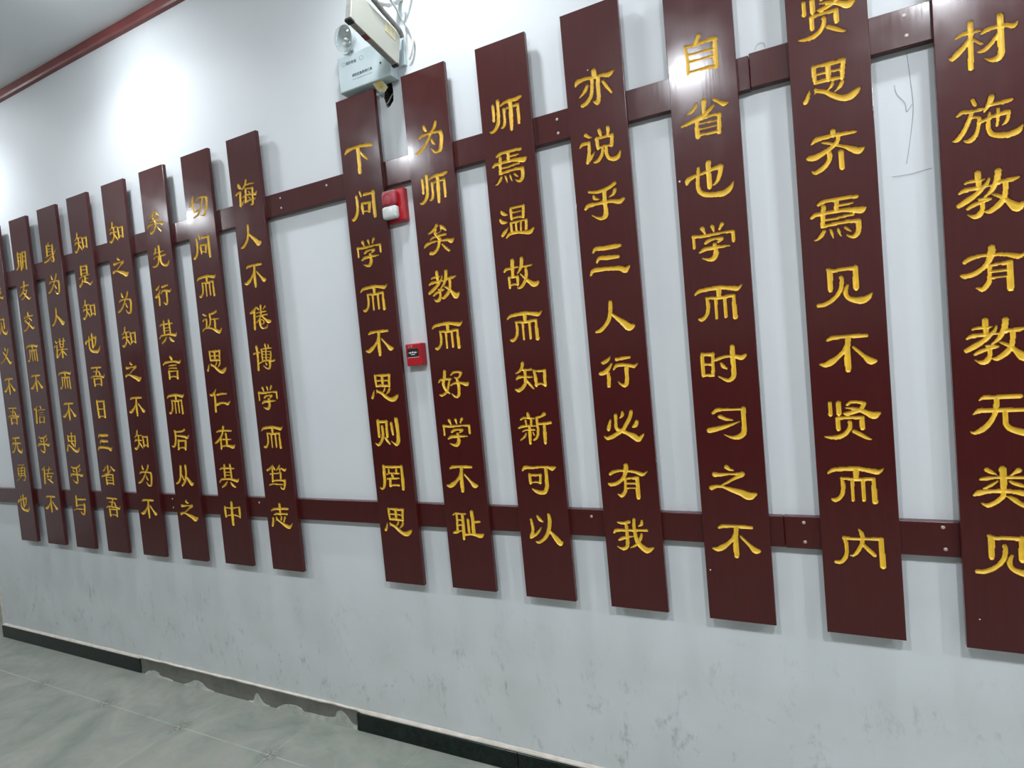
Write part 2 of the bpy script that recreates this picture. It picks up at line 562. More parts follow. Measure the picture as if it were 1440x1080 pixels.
# pale adhesive left on the mortar
def patch(name, xs, zs, y=-0.0085):
    """xs, zs: top outline of a lump standing on the floor line"""
    bm_ = bmesh.new()
    pts = curve_pts([(x, 0, z) for x, z in zip(xs, zs)], 5)
    prev_ = None
    for p in pts:
        jz = 0.003 * noise.noise(Vector((p.x * 60, 2, 0)))
        zt = max(0.003, p.z + jz)
        r_ = [bm_.verts.new(c) for c in ((p.x, y - 0.003, 0.0), (p.x, y, zt * 0.6), (p.x, y + 0.002, zt), (p.x, 0.0, zt + 0.001))]
        if prev_:
            for a_ in range(3):
                bm_.faces.new((prev_[a_], r_[a_], r_[a_ + 1], prev_[a_ + 1]))
        prev_ = r_
    return bm_


ADH = [
    ([-3.47, -3.44, -3.39, -3.35, -3.33, -3.27, -3.22], [0.004, 0.020, 0.030, 0.026, 0.012, 0.008, 0.003]),
    ([-3.12, -3.08, -3.03, -2.98, -2.94, -2.88], [0.003, 0.016, 0.034, 0.030, 0.012, 0.003]),
    ([-2.62, -2.585, -2.565, -2.55, -2.52, -2.47], [0.003, 0.012, 0.046, 0.046, 0.014, 0.003]),
    ([-2.42, -2.38, -2.32, -2.27, -2.24, -2.18, -2.10, -2.05, -2.03, -2.00, -1.97, -1.945, -1.915],
     [0.004, 0.024, 0.036, 0.032, 0.018, 0.020, 0.022, 0.030, 0.058, 0.066, 0.046, 0.022, 0.018]),
]
par = bpy.data.objects['trim_2']
for xs, zs in ADH:
    o = from_bm('adhesive_patch', patch('adhesive_patch', xs, zs), M_WHITEPLASTER, par)
    o['label'] = 'pale adhesive residue'

# ragged cream plaster lip above the skirting
bm = bmesh.new()
N = 220
prev = None
for i in range(N + 1):
    x = XL + (1.6 - XL) * i / N
    j = 0.003 * noise.noise(Vector((x * 7, 9, 0))) + 0.0025 * noise.noise(Vector((x * 23, 3, 0)))
    z0 = 0.079
    if -3.502 < x < -1.909:
        z0 = 0.086 + 0.004 * noise.noise(Vector((x * 9, 0, 0)))
    z1 = 0.094 + j
    ring = [bm.verts.new(c) for c in ((x, 0.0, z0), (x, -0.008, z0 + 0.0005), (x, -0.0085, z0 + 0.006), (x, -0.002, z1), (x, 0.0, z1 + 0.001))]
    if prev:
        for a in range(4):
            bm.faces.new((prev[a], ring[a], ring[a + 1], prev[a + 1]))
    prev = ring
struct(from_bm('trim_4', bm, M_PLASTER), 'ragged cream plaster edge above the skirting')
o = box('trim_5', (XL - 0.004, -0.004, 0.08), (XL + 0.02, 0.012, CEIL), M_PLASTER, bev=0.002, seg=1)
struct(o, 'worn outer corner of the wall')


# ------------------------------------------------------------------ ceiling lamps
def lamp(x, y, m, label, group, spot=0.0):
    root = empty('ceiling_lamp', (x, y, CEIL))
    R = LAMP_R
    from_bm('lamp_ring', lathe_bm([(R, 0.0), (R + 0.016, 0.0), (R + 0.015, -0.008), (R + 0.004, -0.012), (R, -0.010), (R, 0.0)], 48), M_RING, root, True)
    from_bm('lamp_diffuser', lathe_bm([(R - 0.0005, -0.004), (R * 0.93, -0.018), (R * 0.6, -0.030), (0.0, -0.036)], 48), m, root, True)
    tag(root, label, 'ceiling lamp', group)
    if spot:
        ld = bpy.data.lights.new('downlight_beam', 'SPOT')
        ld.energy = spot
        ld.color = LAMP_COL
        ld.shadow_soft_size = 0.06
        ld.spot_size = math.radians(146)
        ld.spot_blend = 1.0
        lo = bpy.data.objects.new('downlight_beam', ld)
        COL.objects.link(lo)
        lo.parent = root
        lo.location = (0, 0, -0.042)
    return root


WN = ['passage beyond the corner', 'leftmost boards', 'boards seventh from left', 'emergency light', 'rightmost board', 'wall beyond the last board']
for (x, y), w, sp in zip(WALL_LAMPS, WN, WALL_WEIGHT):
    lamp(x, y, M_EMIT_WALL, 'round ceiling lamp close to the wall, above the ' + w, 'wall washing ceiling lamps', WALL_LAMP_W * sp)
RN = ['farthest left', 'second from left', 'third from left', 'second from right', 'farthest right']
for (x, y, _), w, me_ in zip(ROOM_LAMPS, RN, M_EMIT_ROOM):
    lamp(x, y, me_, 'round white ceiling lamp in the middle row, ' + w, 'middle row of ceiling lamps')

# ------------------------------------------------------------------ carved characters
GLYPHS = '''材|-208,100,27 -159,124,42 -89,124,40 -15,117,28|-85,214,56 -87,118,49 -91,-17,51 -98,-215,54|-96,64,45 -141,4,51 -191,-43,64 -241,-85,48 -265,-78,22|-64,43,33 -6,-10,33|-7,81,23 36,107,47 109,116,46 186,108,48 243,84,51 275,117,16|143,211,58 145,105,58 145,-35,63 143,-135,62 114,-182,64 59,-182,43 10,-153,20|129,48,38 66,-32,45 9,-77,47 -38,-79,23
施|-98,205,40 -82,155,40|-228,78,30 -183,107,47 -117,95,40 -23,99,32|-113,77,41 -141,3,47 -183,-84,51 -234,-147,52 -268,-156,24|-110,42,33 -50,26,33|-55,16,38 -64,-62,39 -91,-142,48 -140,-182,53 -182,-171,23|50,199,55 29,136,51 -11,73,27|20,127,46 79,123,40 152,125,46 206,133,29|-43,-22,35 23,1,38 93,17,41 170,25,52|175,29,37 168,-31,38 148,-71,37 125,-88,17|30,51,28 17,-26,42 14,-99,45 39,-157,53 102,-184,61 174,-191,63 238,-173,62 273,-126,21|95,73,32 91,-11,35 81,-88,28
教|-88,222,61 -89,158,51 -84,70,46|-194,140,30 -141,149,38 -71,146,35 -38,153,23|-3,151,30 -16,114,37 -60,65,50 -115,12,54 -183,-32,64 -252,-71,53|-242,50,29 -202,71,48 -107,78,44 10,79,23|72,210,61 59,126,58 18,37,47 -41,-20,28|57,98,52 113,103,46 167,103,52 227,119,29|126,95,50 117,-18,51 95,-82,57 43,-135,61 -10,-171,47 -38,-166,29|25,-10,27 61,-29,42 114,-69,44 166,-131,73 205,-167,91 261,-132,33|-88,-37,29 -37,-38,29 5,-47,25|-61,-62,42 -65,-131,44 -91,-185,61 -134,-200,46 -185,-173,22|-182,-114,35 -138,-88,47 -71,-66,41 4,-52,26
有|-231,90,45 -182,120,51 -100,134,39 19,131,39 103,119,46 178,93,59 217,91,44 261,123,25|-8,203,66 -13,144,71 -39,72,57 -84,13,50 -155,-34,57 -237,-51,52 -257,-42,42|-29,33,40 -37,-65,40 -43,-130,52 -74,-177,56 -102,-197,52 -140,-178,28|-29,33,32 57,37,36 129,41,58|128,35,59 127,-62,58 122,-159,62 123,-217,59|-28,-32,33 110,-30,32|-33,-94,29 98,-92,29
无|-163,150,28 -124,175,47 -62,172,48 32,173,50 162,175,47|-218,7,25 -173,39,56 -116,42,51 -21,41,51 96,40,47 193,38,47|-30,161,52 -34,54,52 -56,-17,49 -103,-100,57 -163,-158,61 -223,-187,36 -256,-168,18|36,39,47 33,-80,52 60,-140,60 124,-172,70 183,-185,75 239,-145,46 259,-99,19
类|-133,161,53 -96,137,47 -59,116,18|-6,174,66 -3,77,66 -5,-56,52|122,159,59 88,132,38 45,102,16|-186,63,36 -147,70,48 -70,83,36 25,84,36 165,85,42 201,91,35|-52,46,27 -97,9,38 -136,-16,34 -176,-29,12|47,48,29 88,24,47 156,1,42 184,-4,36|-252,-104,23 -207,-78,65 -134,-61,51 -14,-53,45 89,-60,54 172,-76,66 218,-63,35|-5,-62,52 -16,-110,54 -56,-154,53 -106,-192,51 -145,-205,49 -192,-182,18|26,-109,29 72,-138,58 130,-185,53 185,-201,66 222,-182,28
思|-151,204,50 -148,121,50 -141,38,39|-159,216,38 -40,209,44 61,203,50 138,205,50|132,200,50 122,123,50 112,33,50|-13,188,56 -16,45,56|-147,127,35 -22,128,31 122,114,34|-141,38,39 -61,49,51 23,40,44 117,32,43|-203,-27,24 -225,-97,50 -248,-136,58|-145,-18,27 -135,-40,46 -57,-74,51 18,-133,61 94,-179,65 165,-186,83 227,-154,71 267,-116,25|-157,-72,13 -135,-46,32|21,4,36 8,-30,38 -28,-64,20|109,-15,49 84,-58,45 37,-95,20
齐|-6,223,61 -6,179,56|-217,132,26 -166,168,59 -86,173,48 5,176,44 100,172,44 204,167,31|44,173,46 29,108,49 -25,57,52 -107,14,59 -189,-18,72 -253,-16,58|-111,123,30 -45,100,36 32,63,35 108,26,46 188,-24,75 225,-40,70 270,-13,25|-51,0,51 -54,-62,53 -92,-123,57 -146,-162,59 -199,-182,45 -227,-163,29|58,-13,61 58,-107,61 59,-183,55
焉|-191,194,39 -149,218,46 -23,219,45 78,221,44 177,216,44|-16,204,51 -22,104,51|-5,151,32 63,151,32 135,155,25|-143,166,52 -152,71,52 -164,-36,46|-263,66,39 -226,91,53 -122,94,48 15,97,44 126,82,62 207,66,76 246,83,32|-138,17,29 -46,19,32 67,30,35 134,33,32|-171,-48,39 -50,-38,42 63,-33,41 179,-42,56|179,-42,55 178,-105,55 166,-166,59 126,-203,51 76,-188,30 61,-172,23|-151,-97,43 -176,-137,51 -219,-175,33 -252,-183,16|-87,-95,33 -78,-135,33 -67,-188,14|-16,-95,28 -7,-135,33 7,-182,14|54,-95,40 80,-122,34 110,-146,14
见|-134,199,51 -123,159,63 -125,62,57 -128,-22,52|-145,207,38 -89,186,45 -9,190,45 114,188,51|123,199,50 119,92,61 118,-29,61|-17,111,45 -14,59,48 -27,-16,50 -65,-82,52 -120,-134,54 -192,-170,55 -250,-176,53|37,14,35 23,-29,43 15,-73,50 40,-128,53 100,-155,69 166,-166,83 222,-145,62 260,-99,24
不|-184,160,39 -142,179,52 -50,184,49 69,182,48 185,177,45|15,174,62 0,65,62 -5,-64,68 -6,-182,62|2,110,52 -30,35,54 -98,-37,56 -164,-85,76 -224,-113,59 -270,-103,33|56,60,36 103,11,42 161,-52,53 208,-101,80 246,-104,57
贤|-203,186,47 -205,53,47|-119,182,58 -123,63,58|-34,159,37 2,186,39 69,183,39 119,168,52|124,164,46 93,107,54 29,77,51 -40,60,52 -74,62,26|-47,126,26 9,117,39 81,95,52 152,59,64 211,31,84 262,55,37|-135,11,52 -136,-55,46 -136,-115,46|-135,11,46 -54,15,39 93,13,46|99,9,56 96,-62,56 96,-108,51|-22,-33,46 -23,-92,49 -64,-157,51 -129,-195,58 -205,-203,47 -269,-192,27|17,-139,52 82,-180,51 136,-214,39 175,-227,19
而|-261,122,31 -212,156,52 -118,166,53 20,173,53 103,157,53 197,138,66 230,138,49 268,174,18|10,157,63 8,71,57|-136,63,40 -67,57,40 24,51,46 170,59,46|-135,69,30 -123,-11,49 -134,-105,49 -166,-159,51 -209,-187,53 -238,-178,34|-31,37,40 -35,-76,43 -35,-182,43|69,39,40 68,-74,42 67,-179,45|173,53,44 170,-45,53 173,-196,62
内|-142,114,51 -128,47,47 -129,-54,46 -150,-123,52 -194,-170,50 -241,-171,41|-142,107,54 -56,106,37 59,109,40 205,117,46|210,114,56 209,2,61 213,-189,67|7,209,31 28,170,51 33,111,48 21,43,48 -18,-33,48 -61,-83,36 -90,-85,27|38,44,39 75,0,52 139,-69,52
自|1,210,54 -19,165,55 -51,119,43|-164,126,38 -149,24,44 -141,-93,50 -148,-188,45|-164,129,34 -51,113,43 61,123,43 171,122,51|177,125,54 171,10,59 168,-101,59 172,-197,53|-132,22,35 -3,19,34 163,12,34|-133,-61,35 3,-62,34 162,-68,34|-136,-174,41 -17,-175,43 170,-186,51
省|-80,170,30 -100,130,43 -148,91,43 -207,72,18|3,182,67 -3,110,56 -10,43,34|105,103,37 52,61,49 -18,17,55 -99,-8,60 -174,-29,48 -262,-47,36|115,168,41 162,133,46 214,91,58 257,96,35|-94,-26,50 -96,-124,50 -91,-211,61|-77,-19,42 8,-7,41 92,-4,40 168,-10,39|163,-8,49 156,-102,49 148,-213,55|-80,-64,29 131,-73,26|-80,-128,29 132,-130,26|-84,-190,46 22,-199,34 133,-198,40
也|-261,-8,36 -240,40,68 -157,69,45 -66,84,42 26,104,47 127,121,64|138,119,62 121,43,57 88,-36,47 46,-73,30|-114,158,40 -126,74,46 -137,-40,50 -120,-119,59 -62,-166,66 49,-188,68 148,-191,76 216,-154,65 259,-90,23|2,195,67 -5,111,61 -4,7,61 -5,-91,61
学|-124,165,60 -100,108,27|-10,174,49 2,113,27|102,182,52 70,130,35|-233,90,46 -231,31,40 -232,-51,34|-227,89,46 -142,75,41 0,79,41 111,83,35 209,77,46|215,76,43 216,13,43 215,-39,38|-97,-9,42 -61,14,48 12,25,35 84,18,52|84,12,53 43,-21,30|-167,-109,36 -114,-82,53 -23,-80,47 72,-78,41 166,-79,23|5,-38,50 9,-97,55 11,-149,68 -21,-202,65 -78,-208,46 -150,-182,17
时|-236,124,46 -237,22,52 -238,-140,46|-110,119,45 -118,13,45 -126,-141,46|-236,118,48 -111,108,47|-222,-3,36 -131,-10,36|-232,-134,42 -129,-141,42|-111,30,30 -58,50,47 28,72,41 128,70,47 203,46,64 243,66,46 263,82,17|114,182,61 111,65,61 113,-64,61 105,-169,61 52,-213,53 -3,-197,41 -62,-158,24|-23,-6,34 -3,-43,52 34,-70,29
习|-159,125,41 -111,159,53 -15,161,36 169,159,29|188,164,60 183,52,60 181,-65,60 165,-136,72 101,-176,64 34,-175,42 -48,-140,18|-83,80,54 -23,48,48 55,33,24|-215,-85,72 -128,-69,65 -1,-36,47 137,13,17
之|-50,186,61 -18,159,43 26,150,24|-194,95,67 -125,92,48 -28,102,36 57,103,36 124,103,66|112,91,63 42,54,46 -52,-1,34 -123,-38,29|-241,-71,65 -181,-51,48 -113,-56,37 -13,-91,62 96,-125,86 182,-164,102 255,-139,46
亦|-252,72,29 -218,118,69 -129,130,51 -31,120,46 99,113,46 195,97,69 261,126,27|6,195,70 6,128,71|-29,101,52 -35,-2,50 -57,-101,55 -116,-165,63 -179,-191,53 -198,-180,23|50,103,58 45,-25,58 41,-146,59 19,-202,67 -31,-176,23|-98,34,49 -130,-19,53 -216,-88,18|112,36,40 151,-36,48 207,-125,34
说|-172,160,59 -135,126,41 -96,116,18|-263,19,28 -222,53,53 -142,46,44|-138,58,46 -145,-59,50 -160,-150,61 -177,-190,48|-162,-168,55 -111,-124,42 -70,-71,17|9,183,50 18,131,49 31,97,18|123,185,51 121,124,49 112,89,40|-33,82,51 -29,13,51 -25,-51,38|-32,88,43 59,78,37 162,77,43|169,81,51 162,3,52 152,-43,59|-17,-40,38 62,-34,31 152,-40,37|34,-52,39 26,-112,47 -9,-172,55 -58,-204,46 -98,-205,19|83,-52,45 80,-125,50 106,-193,52 169,-219,61 228,-203,60 263,-131,20
乎|149,202,53 81,167,52 -6,148,51 -99,142,44 -197,163,37|-136,100,38 -126,66,48 -61,41,18|148,122,53 125,78,47 67,46,20|-256,-41,48 -220,-10,59 -112,-6,48 7,-4,47 111,-13,49 193,-35,68 246,-9,46|10,139,59 4,2,62 8,-105,62 -1,-172,74 -50,-200,57 -114,-182,36 -177,-138,24
三|-206,111,34 -169,150,58 -37,141,63 94,141,63 153,144,44|-168,-22,34 -133,23,52 -34,17,63 115,9,50|-266,-174,34 -227,-122,59 -126,-118,57 6,-128,56 135,-144,68 196,-178,75 251,-130,32
人|-34,171,53 -39,114,59 -48,39,59 -76,-53,60 -136,-130,59 -201,-181,59 -263,-194,32|-37,19,38 36,-47,57 121,-119,88 181,-176,100 240,-164,50
行|-102,188,26 -139,146,52 -195,119,52 -215,120,32|-90,97,33 -128,42,52 -193,-11,65 -248,-20,52|-144,-21,53 -141,-99,57 -149,-189,53|-19,150,51 47,154,48 158,164,38|-67,19,26 -27,67,51 72,72,48 168,52,51 206,43,50 250,71,25|105,38,58 102,-76,58 91,-165,61 63,-195,57 18,-180,39 -18,-142,20
必|-168,91,26 -188,14,53 -203,-38,53|-90,147,50 -94,63,47 -94,-22,54 -51,-62,54|-37,-56,60 51,-97,59 138,-143,86 187,-177,69 256,-114,31|121,190,51 95,108,57 42,26,57 -11,-50,57 -81,-93,57 -164,-137,64 -233,-155,46 -259,-135,34|3,182,39 -1,144,51 -37,106,19|181,54,51 164,10,63 123,-15,31
我|-27,178,51 -88,162,45 -148,159,40 -188,171,21|-240,29,38 -211,57,51 -116,65,46 17,68,39 199,75,42|-69,150,47 -68,44,54 -69,-88,53 -82,-154,56 -138,-188,47 -216,-156,21|-181,-68,38 -132,-45,51 -50,-21,39 3,-14,26|42,214,46 34,115,50 40,37,54 58,-67,62 104,-136,77 172,-184,90 211,-181,69 268,-151,31|127,22,38 105,-44,49 47,-120,43 -29,-164,25|145,198,38 135,153,49 94,128,25
师|-182,163,49 -182,77,52 -185,-40,49|-103,206,54 -104,110,55 -109,5,55 -121,-88,63 -169,-157,57 -222,-186,45 -258,-172,21|-64,131,30 -1,157,45 91,163,49 181,160,60 248,173,39|-15,76,48 -19,-19,48 -19,-83,49 -38,-147,50 -71,-165,36|-10,69,33 89,80,33 197,82,43|197,82,47 195,-23,53 190,-158,47|85,165,59 84,33,65 79,-98,66 73,-218,48
温|-205,169,33 -177,131,59 -118,103,26|-229,53,45 -202,16,59 -129,2,27|-118,-70,18 -166,-116,55 -214,-162,55|-55,178,42 -57,102,48 -55,32,42|-55,178,38 49,179,38 145,181,43|142,182,48 132,109,48 121,31,48|-43,121,27 108,114,24|-51,37,33 35,47,32 124,31,37|-70,-25,48 -69,-79,48 -69,-139,42|-75,-13,38 41,-13,38 174,-11,32|161,-19,53 158,-77,48 150,-129,48|4,-22,33 4,-135,36|81,-36,33 70,-142,36|-157,-205,30 -109,-164,51 -10,-155,46 97,-173,48 204,-187,66 262,-144,35
故|-243,58,36 -209,86,51 -128,91,38 -29,95,30|-105,191,67 -113,83,58 -121,-25,52|-180,-28,43 -175,-94,46 -177,-171,43|-180,-28,33 -116,-37,33 -42,-31,38|-46,-36,49 -48,-90,49 -56,-143,49|-171,-144,33 -114,-135,33 -53,-144,38|40,201,60 27,111,58 -3,50,45 -38,12,30|37,88,32 116,87,35 182,93,32|91,53,45 88,-33,54 59,-116,54 11,-174,53 -34,-195,39 -64,-186,22|3,-10,28 58,-67,39 118,-124,60 180,-170,80 227,-171,71 259,-149,40
知|-92,208,55 -107,148,51 -146,101,43 -205,72,23|-95,114,39 -28,109,33 33,110,38|-207,-12,29 -173,14,50 -87,14,36 35,5,33|-67,90,49 -70,1,49 -77,-76,54 -120,-134,57 -186,-169,61 -234,-155,34|-55,-33,36 -1,-103,47 48,-163,24|73,91,42 88,-9,54 89,-119,48|79,85,38 162,79,35 240,84,43|233,74,53 227,-18,53 223,-122,53|84,-108,44 157,-96,33 226,-122,44
新|-83,222,43 -75,177,62|-196,137,34 -157,158,39 -77,155,33 8,146,28|-123,123,37 -118,50,37|-36,131,43 -44,59,43|-239,20,33 -194,36,44 -88,44,33 28,40,28|-182,-32,28 -137,-13,33 -63,-13,33 4,-14,31|-70,43,49 -76,-79,55 -82,-202,43|-136,-61,30 -159,-105,40 -226,-152,28|-24,-47,31 -10,-89,25|170,201,60 119,170,38 45,156,38|51,150,49 53,56,45 52,-54,45 23,-126,46 -22,-156,33|79,67,39 169,69,44 253,78,49|157,42,48 154,-85,60 149,-200,48
可|-243,135,34 -196,175,61 -91,170,45 32,181,42 152,176,45 216,159,66 265,176,32|119,143,60 119,20,60 114,-91,65 76,-170,66 9,-182,62 -63,-161,54 -115,-129,24|-137,80,43 -137,18,56 -135,-50,44|-138,74,34 -53,63,39 34,75,33|30,70,48 16,-48,42|-137,-44,33 -56,-32,28 22,-42,40
以|-176,146,44 -165,67,50 -164,-12,49 -186,-82,65 -202,-111,46|-194,-99,60 -116,-61,49 -62,-7,39 -29,40,22|-72,196,45 -40,152,57 6,123,31|104,231,49 111,147,63 96,52,62 62,-46,62 -6,-128,54 -85,-178,49 -127,-169,30|108,-15,44 156,-74,69 210,-138,94 242,-175,76 274,-151,37
为|-63,186,46 -50,138,59 -23,106,30|146,197,55 114,126,55 59,71,49 0,-10,49 -78,-96,54 -159,-152,58 -224,-176,43 -249,-173,25|-172,23,29 -122,51,49 -16,59,38 93,57,37 201,45,39|212,37,63 221,-34,71 205,-129,66 184,-203,67 132,-235,46 74,-212,39 32,-157,26|47,-31,38 70,-86,47 104,-114,20
矣|-9,175,56 -56,130,50 -107,96,42 -162,76,26|-28,116,41 -58,63,41|53,159,34 100,121,54 147,75,25|55,130,28 56,91,23 18,64,20 -40,62,24|-144,-19,27 -99,7,36 -40,16,35|-28,19,39 54,24,38 135,20,33|-48,47,36 8,-26,46|-262,-111,28 -216,-75,52 -125,-56,39 -25,-54,29 68,-60,33 159,-66,47 219,-90,67 262,-60,21|19,-28,64 -1,-101,52 -38,-167,56 -96,-211,56 -161,-211,58|56,-111,31 102,-166,45 164,-220,44
好|-120,188,55 -137,96,61 -166,4,56 -144,-70,54 -100,-124,46 -61,-153,22|-244,30,33 -203,64,42 -127,69,36 -30,63,41|-42,64,36 -68,-2,42 -96,-83,47 -146,-143,44 -211,-171,42 -248,-163,26|-17,124,33 30,157,42 103,162,41 162,148,46|161,143,52 131,93,44 86,66,31 40,84,26|75,77,36 88,24,54 99,-38,54|-34,-30,32 11,-7,36 97,3,41 168,-11,47 243,-31,66 270,-2,22|100,-28,54 100,-105,54 89,-176,58 49,-210,41 8,-193,39 -30,-154,23
耻|-217,159,26 -170,188,36 -90,185,32 7,184,32|-154,167,44 -155,50,44 -162,-67,50|-50,160,55 -53,23,56 -55,-104,62 -63,-200,49|-144,88,32 -52,92,32|-153,8,32 -54,12,32|-235,-114,36 -184,-100,57 -107,-78,31 -57,-67,31|40,96,49 41,-4,49 44,-120,49|117,219,61 123,84,67 120,-111,67|152,66,42 242,73,39|-34,-135,42 70,-124,37 154,-130,54 236,-141,72 287,-112,30
下|-285,139,33 -233,180,66 -110,194,50 30,192,48 146,180,62 240,163,62|-22,168,75 -21,18,75 -28,-194,76|25,103,41 72,34,51 139,-30,38
问|-151,170,55 -146,50,56 -156,-56,60 -195,-135,68 -251,-179,59 -285,-167,21|-80,226,45 -58,157,45|7,170,54 104,166,43 179,167,48|184,176,67 180,66,67 176,-66,67 180,-195,67|-55,43,41 -54,-27,62 -49,-119,34|-52,43,37 30,32,48 113,31,38|97,13,62 85,-54,62 75,-105,55|-48,-87,38 15,-89,32 82,-102,37
则|-185,205,63 -190,83,63 -192,-46,57|-193,195,51 -110,186,50 -5,188,44|-18,194,55 -23,78,56 -26,-55,52|-112,119,49 -106,25,59 -121,-64,61 -166,-142,56 -228,-185,50 -274,-157,25|-67,-76,47 -31,-127,53 11,-172,33|77,158,55 83,64,59 89,-24,41|178,226,75 189,94,75 190,-32,75 182,-126,79 141,-180,66 89,-163,36 45,-129,19
罔|-164,185,64 -165,73,64 -169,-40,63 -191,-136,59 -233,-182,39 -273,-165,31|-165,180,45 8,174,45 194,180,44|191,180,61 191,42,61 189,-80,68 184,-179,61|-66,135,42 -69,85,42|83,136,48 77,86,48|-118,56,28 -53,74,33 30,74,34 133,69,31|-8,46,56 2,13,56|-113,-16,33 -36,-10,39 123,-8,33|-54,-21,55 -64,-128,56|-65,-131,39 20,-115,39 109,-120,45
诲|-158,179,62 -142,139,75 -108,111,28|-247,15,38 -196,42,47 -125,53,44|-127,43,53 -142,-48,61 -156,-180,61|-164,-184,43 -106,-159,46 -68,-114,28|40,220,52 16,168,51 -30,116,47 -81,90,31|35,143,31 126,145,31 222,135,28|9,77,52 2,-15,53 -16,-125,60|18,85,30 107,72,31 189,70,36|181,67,52 173,-29,52 164,-135,55 153,-200,58 113,-217,30|-81,-55,29 7,-26,38 127,-35,36 237,-52,53 272,-19,34|76,22,28 103,1,33|68,-75,27 102,-97,32|-36,-152,34 51,-133,38 149,-132,37 225,-127,26
倦|-59,161,50 -110,125,55 -186,86,58 -225,80,32|-114,104,60 -131,-52,61 -145,-210,61|-30,152,39 -4,123,39|166,155,43 116,119,31|58,183,52 50,85,45 45,7,45|-67,62,27 33,71,29 182,69,26|-77,0,27 31,14,32 114,15,31 196,11,36|39,13,42 -10,-55,39 -85,-100,30|66,-6,36 132,-61,48 199,-110,71 257,-116,57|-1,-46,45 1,-130,67 21,-195,46 77,-222,37 154,-209,40 181,-176,33|12,-58,26 71,-70,29 101,-120,37 60,-142,30
博|-251,67,43 -172,81,32 -88,85,32|-163,187,68 -150,74,61 -160,-85,53 -171,-223,61|-58,130,32 19,139,32 110,141,31 213,137,26|60,209,52 67,108,41 50,-49,41|134,202,37 136,165,44|-36,101,45 -42,12,45 -41,-52,41|-33,96,24 174,78,24|182,77,41 180,14,40 163,-47,44|-41,44,21 174,25,21|-42,-9,20 165,-29,20|-126,-109,33 -30,-79,37 84,-72,42 193,-92,42 261,-81,37|136,-76,59 135,-150,59 115,-207,52 69,-219,37 12,-194,35 -28,-164,25|32,-116,34 50,-144,41
笃|-82,196,35 -150,147,46 -232,109,50|-65,158,51 -41,120,37|-99,131,46 -100,77,46|91,196,38 45,142,43 3,110,29|127,142,42 204,111,54 245,137,28|89,131,44 82,89,37|-167,39,32 -112,52,32 2,53,32 109,67,32|100,62,52 86,-56,48|-108,28,53 -122,-91,53|-133,-86,37 -18,-73,37 102,-72,38 175,-82,50|184,-71,58 172,-151,64 138,-227,40 80,-217,39 70,-185,30|-213,-163,32 -134,-140,38 -13,-143,33 121,-147,27
志|-17,201,69 -13,125,60 -28,27,59|-239,85,33 -174,115,48 -21,125,49 181,132,48|-182,11,32 -126,29,43 -5,34,43 152,34,43|-215,-56,53 -226,-128,59 -252,-195,50|-129,-36,47 -118,-68,50 -50,-114,39 41,-159,63 125,-193,78 183,-201,64 259,-133,23|-153,-97,24 -118,-68,35|1,-25,50 -14,-75,43|90,-27,54 49,-105,40
切|-245,49,34 -178,85,44 -100,92,33 -6,90,27|-119,227,42 -142,144,59 -144,35,49 -118,-58,47|-111,-65,35 -41,-56,37 15,-29,27|-22,148,31 94,179,39 264,150,42|255,146,65 243,24,62 208,-77,57 163,-144,51 109,-167,33 55,-140,22|140,153,49 105,52,49 54,-47,48 -19,-126,48 -145,-163,31
近|-212,204,37 -157,175,41 -108,164,22|-234,77,38 -178,105,35 -118,104,33|-127,99,50 -136,0,50 -152,-43,49|163,221,53 84,197,51 -19,187,34|-28,182,58 -19,87,50 -45,-10,47 -93,-44,34|-11,86,28 98,85,33 221,77,27|102,57,58 95,-80,58|-266,-104,38 -191,-67,34 -63,-69,33 42,-97,47 142,-146,76 205,-163,64 264,-109,35
仁|-95,212,30 -139,153,54 -223,106,58 -272,120,30|-138,108,59 -143,-22,59 -157,-202,63|-70,110,50 58,120,44 190,115,39|-101,-75,62 12,-52,50 119,-57,45 199,-77,61 263,-36,38
在|-209,115,29 -145,139,45 7,143,42 205,136,39|-6,211,65 -29,128,55 -87,33,56 -195,-56,57 -279,-94,36|-104,-18,50 -111,-108,50 -122,-199,50|47,81,59 55,-21,59 51,-145,58|-54,-22,34 170,-26,31|-126,-199,40 -77,-154,40 59,-145,40 164,-163,69 228,-170,62 268,-131,27
其|-227,120,36 -181,143,40 -12,143,34 169,138,28|-95,200,59 -106,86,55 -113,-56,51|65,206,59 70,87,54 72,-49,50|-110,63,26 83,65,25|-111,7,26 73,8,25|-278,-127,33 -218,-75,46 -90,-67,40 36,-66,46 157,-87,59 221,-98,61 267,-63,31|-66,-124,39 -125,-176,56 -217,-224,36|41,-134,46 91,-184,64 160,-217,33
中|-13,201,67 -20,7,76 -24,-222,68|-213,109,52 -208,11,69 -211,-81,43|-213,109,30 -122,95,32 -5,93,34 113,109,34 206,123,28|197,117,50 194,26,66 190,-76,41|-211,-81,29 -130,-49,34 -11,-38,34 105,-45,36 198,-75,26
先|-79,191,55 -99,131,52 -147,89,34|24,233,70 22,136,62 18,34,62|-147,89,26 -64,105,25 40,108,30 167,112,29|-172,0,34 -86,31,31 26,33,34 136,30,39 214,32,29|-10,9,55 -25,-67,54 -69,-129,57 -154,-155,46 -225,-150,24|45,10,62 44,-78,59 95,-144,50 184,-172,58 249,-158,55 299,-98,35
言|-23,212,60 17,169,73|-264,71,34 -193,106,56 -48,114,44 108,112,49 235,82,59 288,117,35|-95,33,30 -30,43,35 133,36,34|-106,-26,26 -40,-11,35 138,-24,34|-106,-66,55 -103,-136,63 -110,-215,55|-99,-71,35 42,-76,34 167,-75,34|158,-85,61 145,-153,62 141,-222,62|-97,-191,30 23,-179,35 143,-207,36
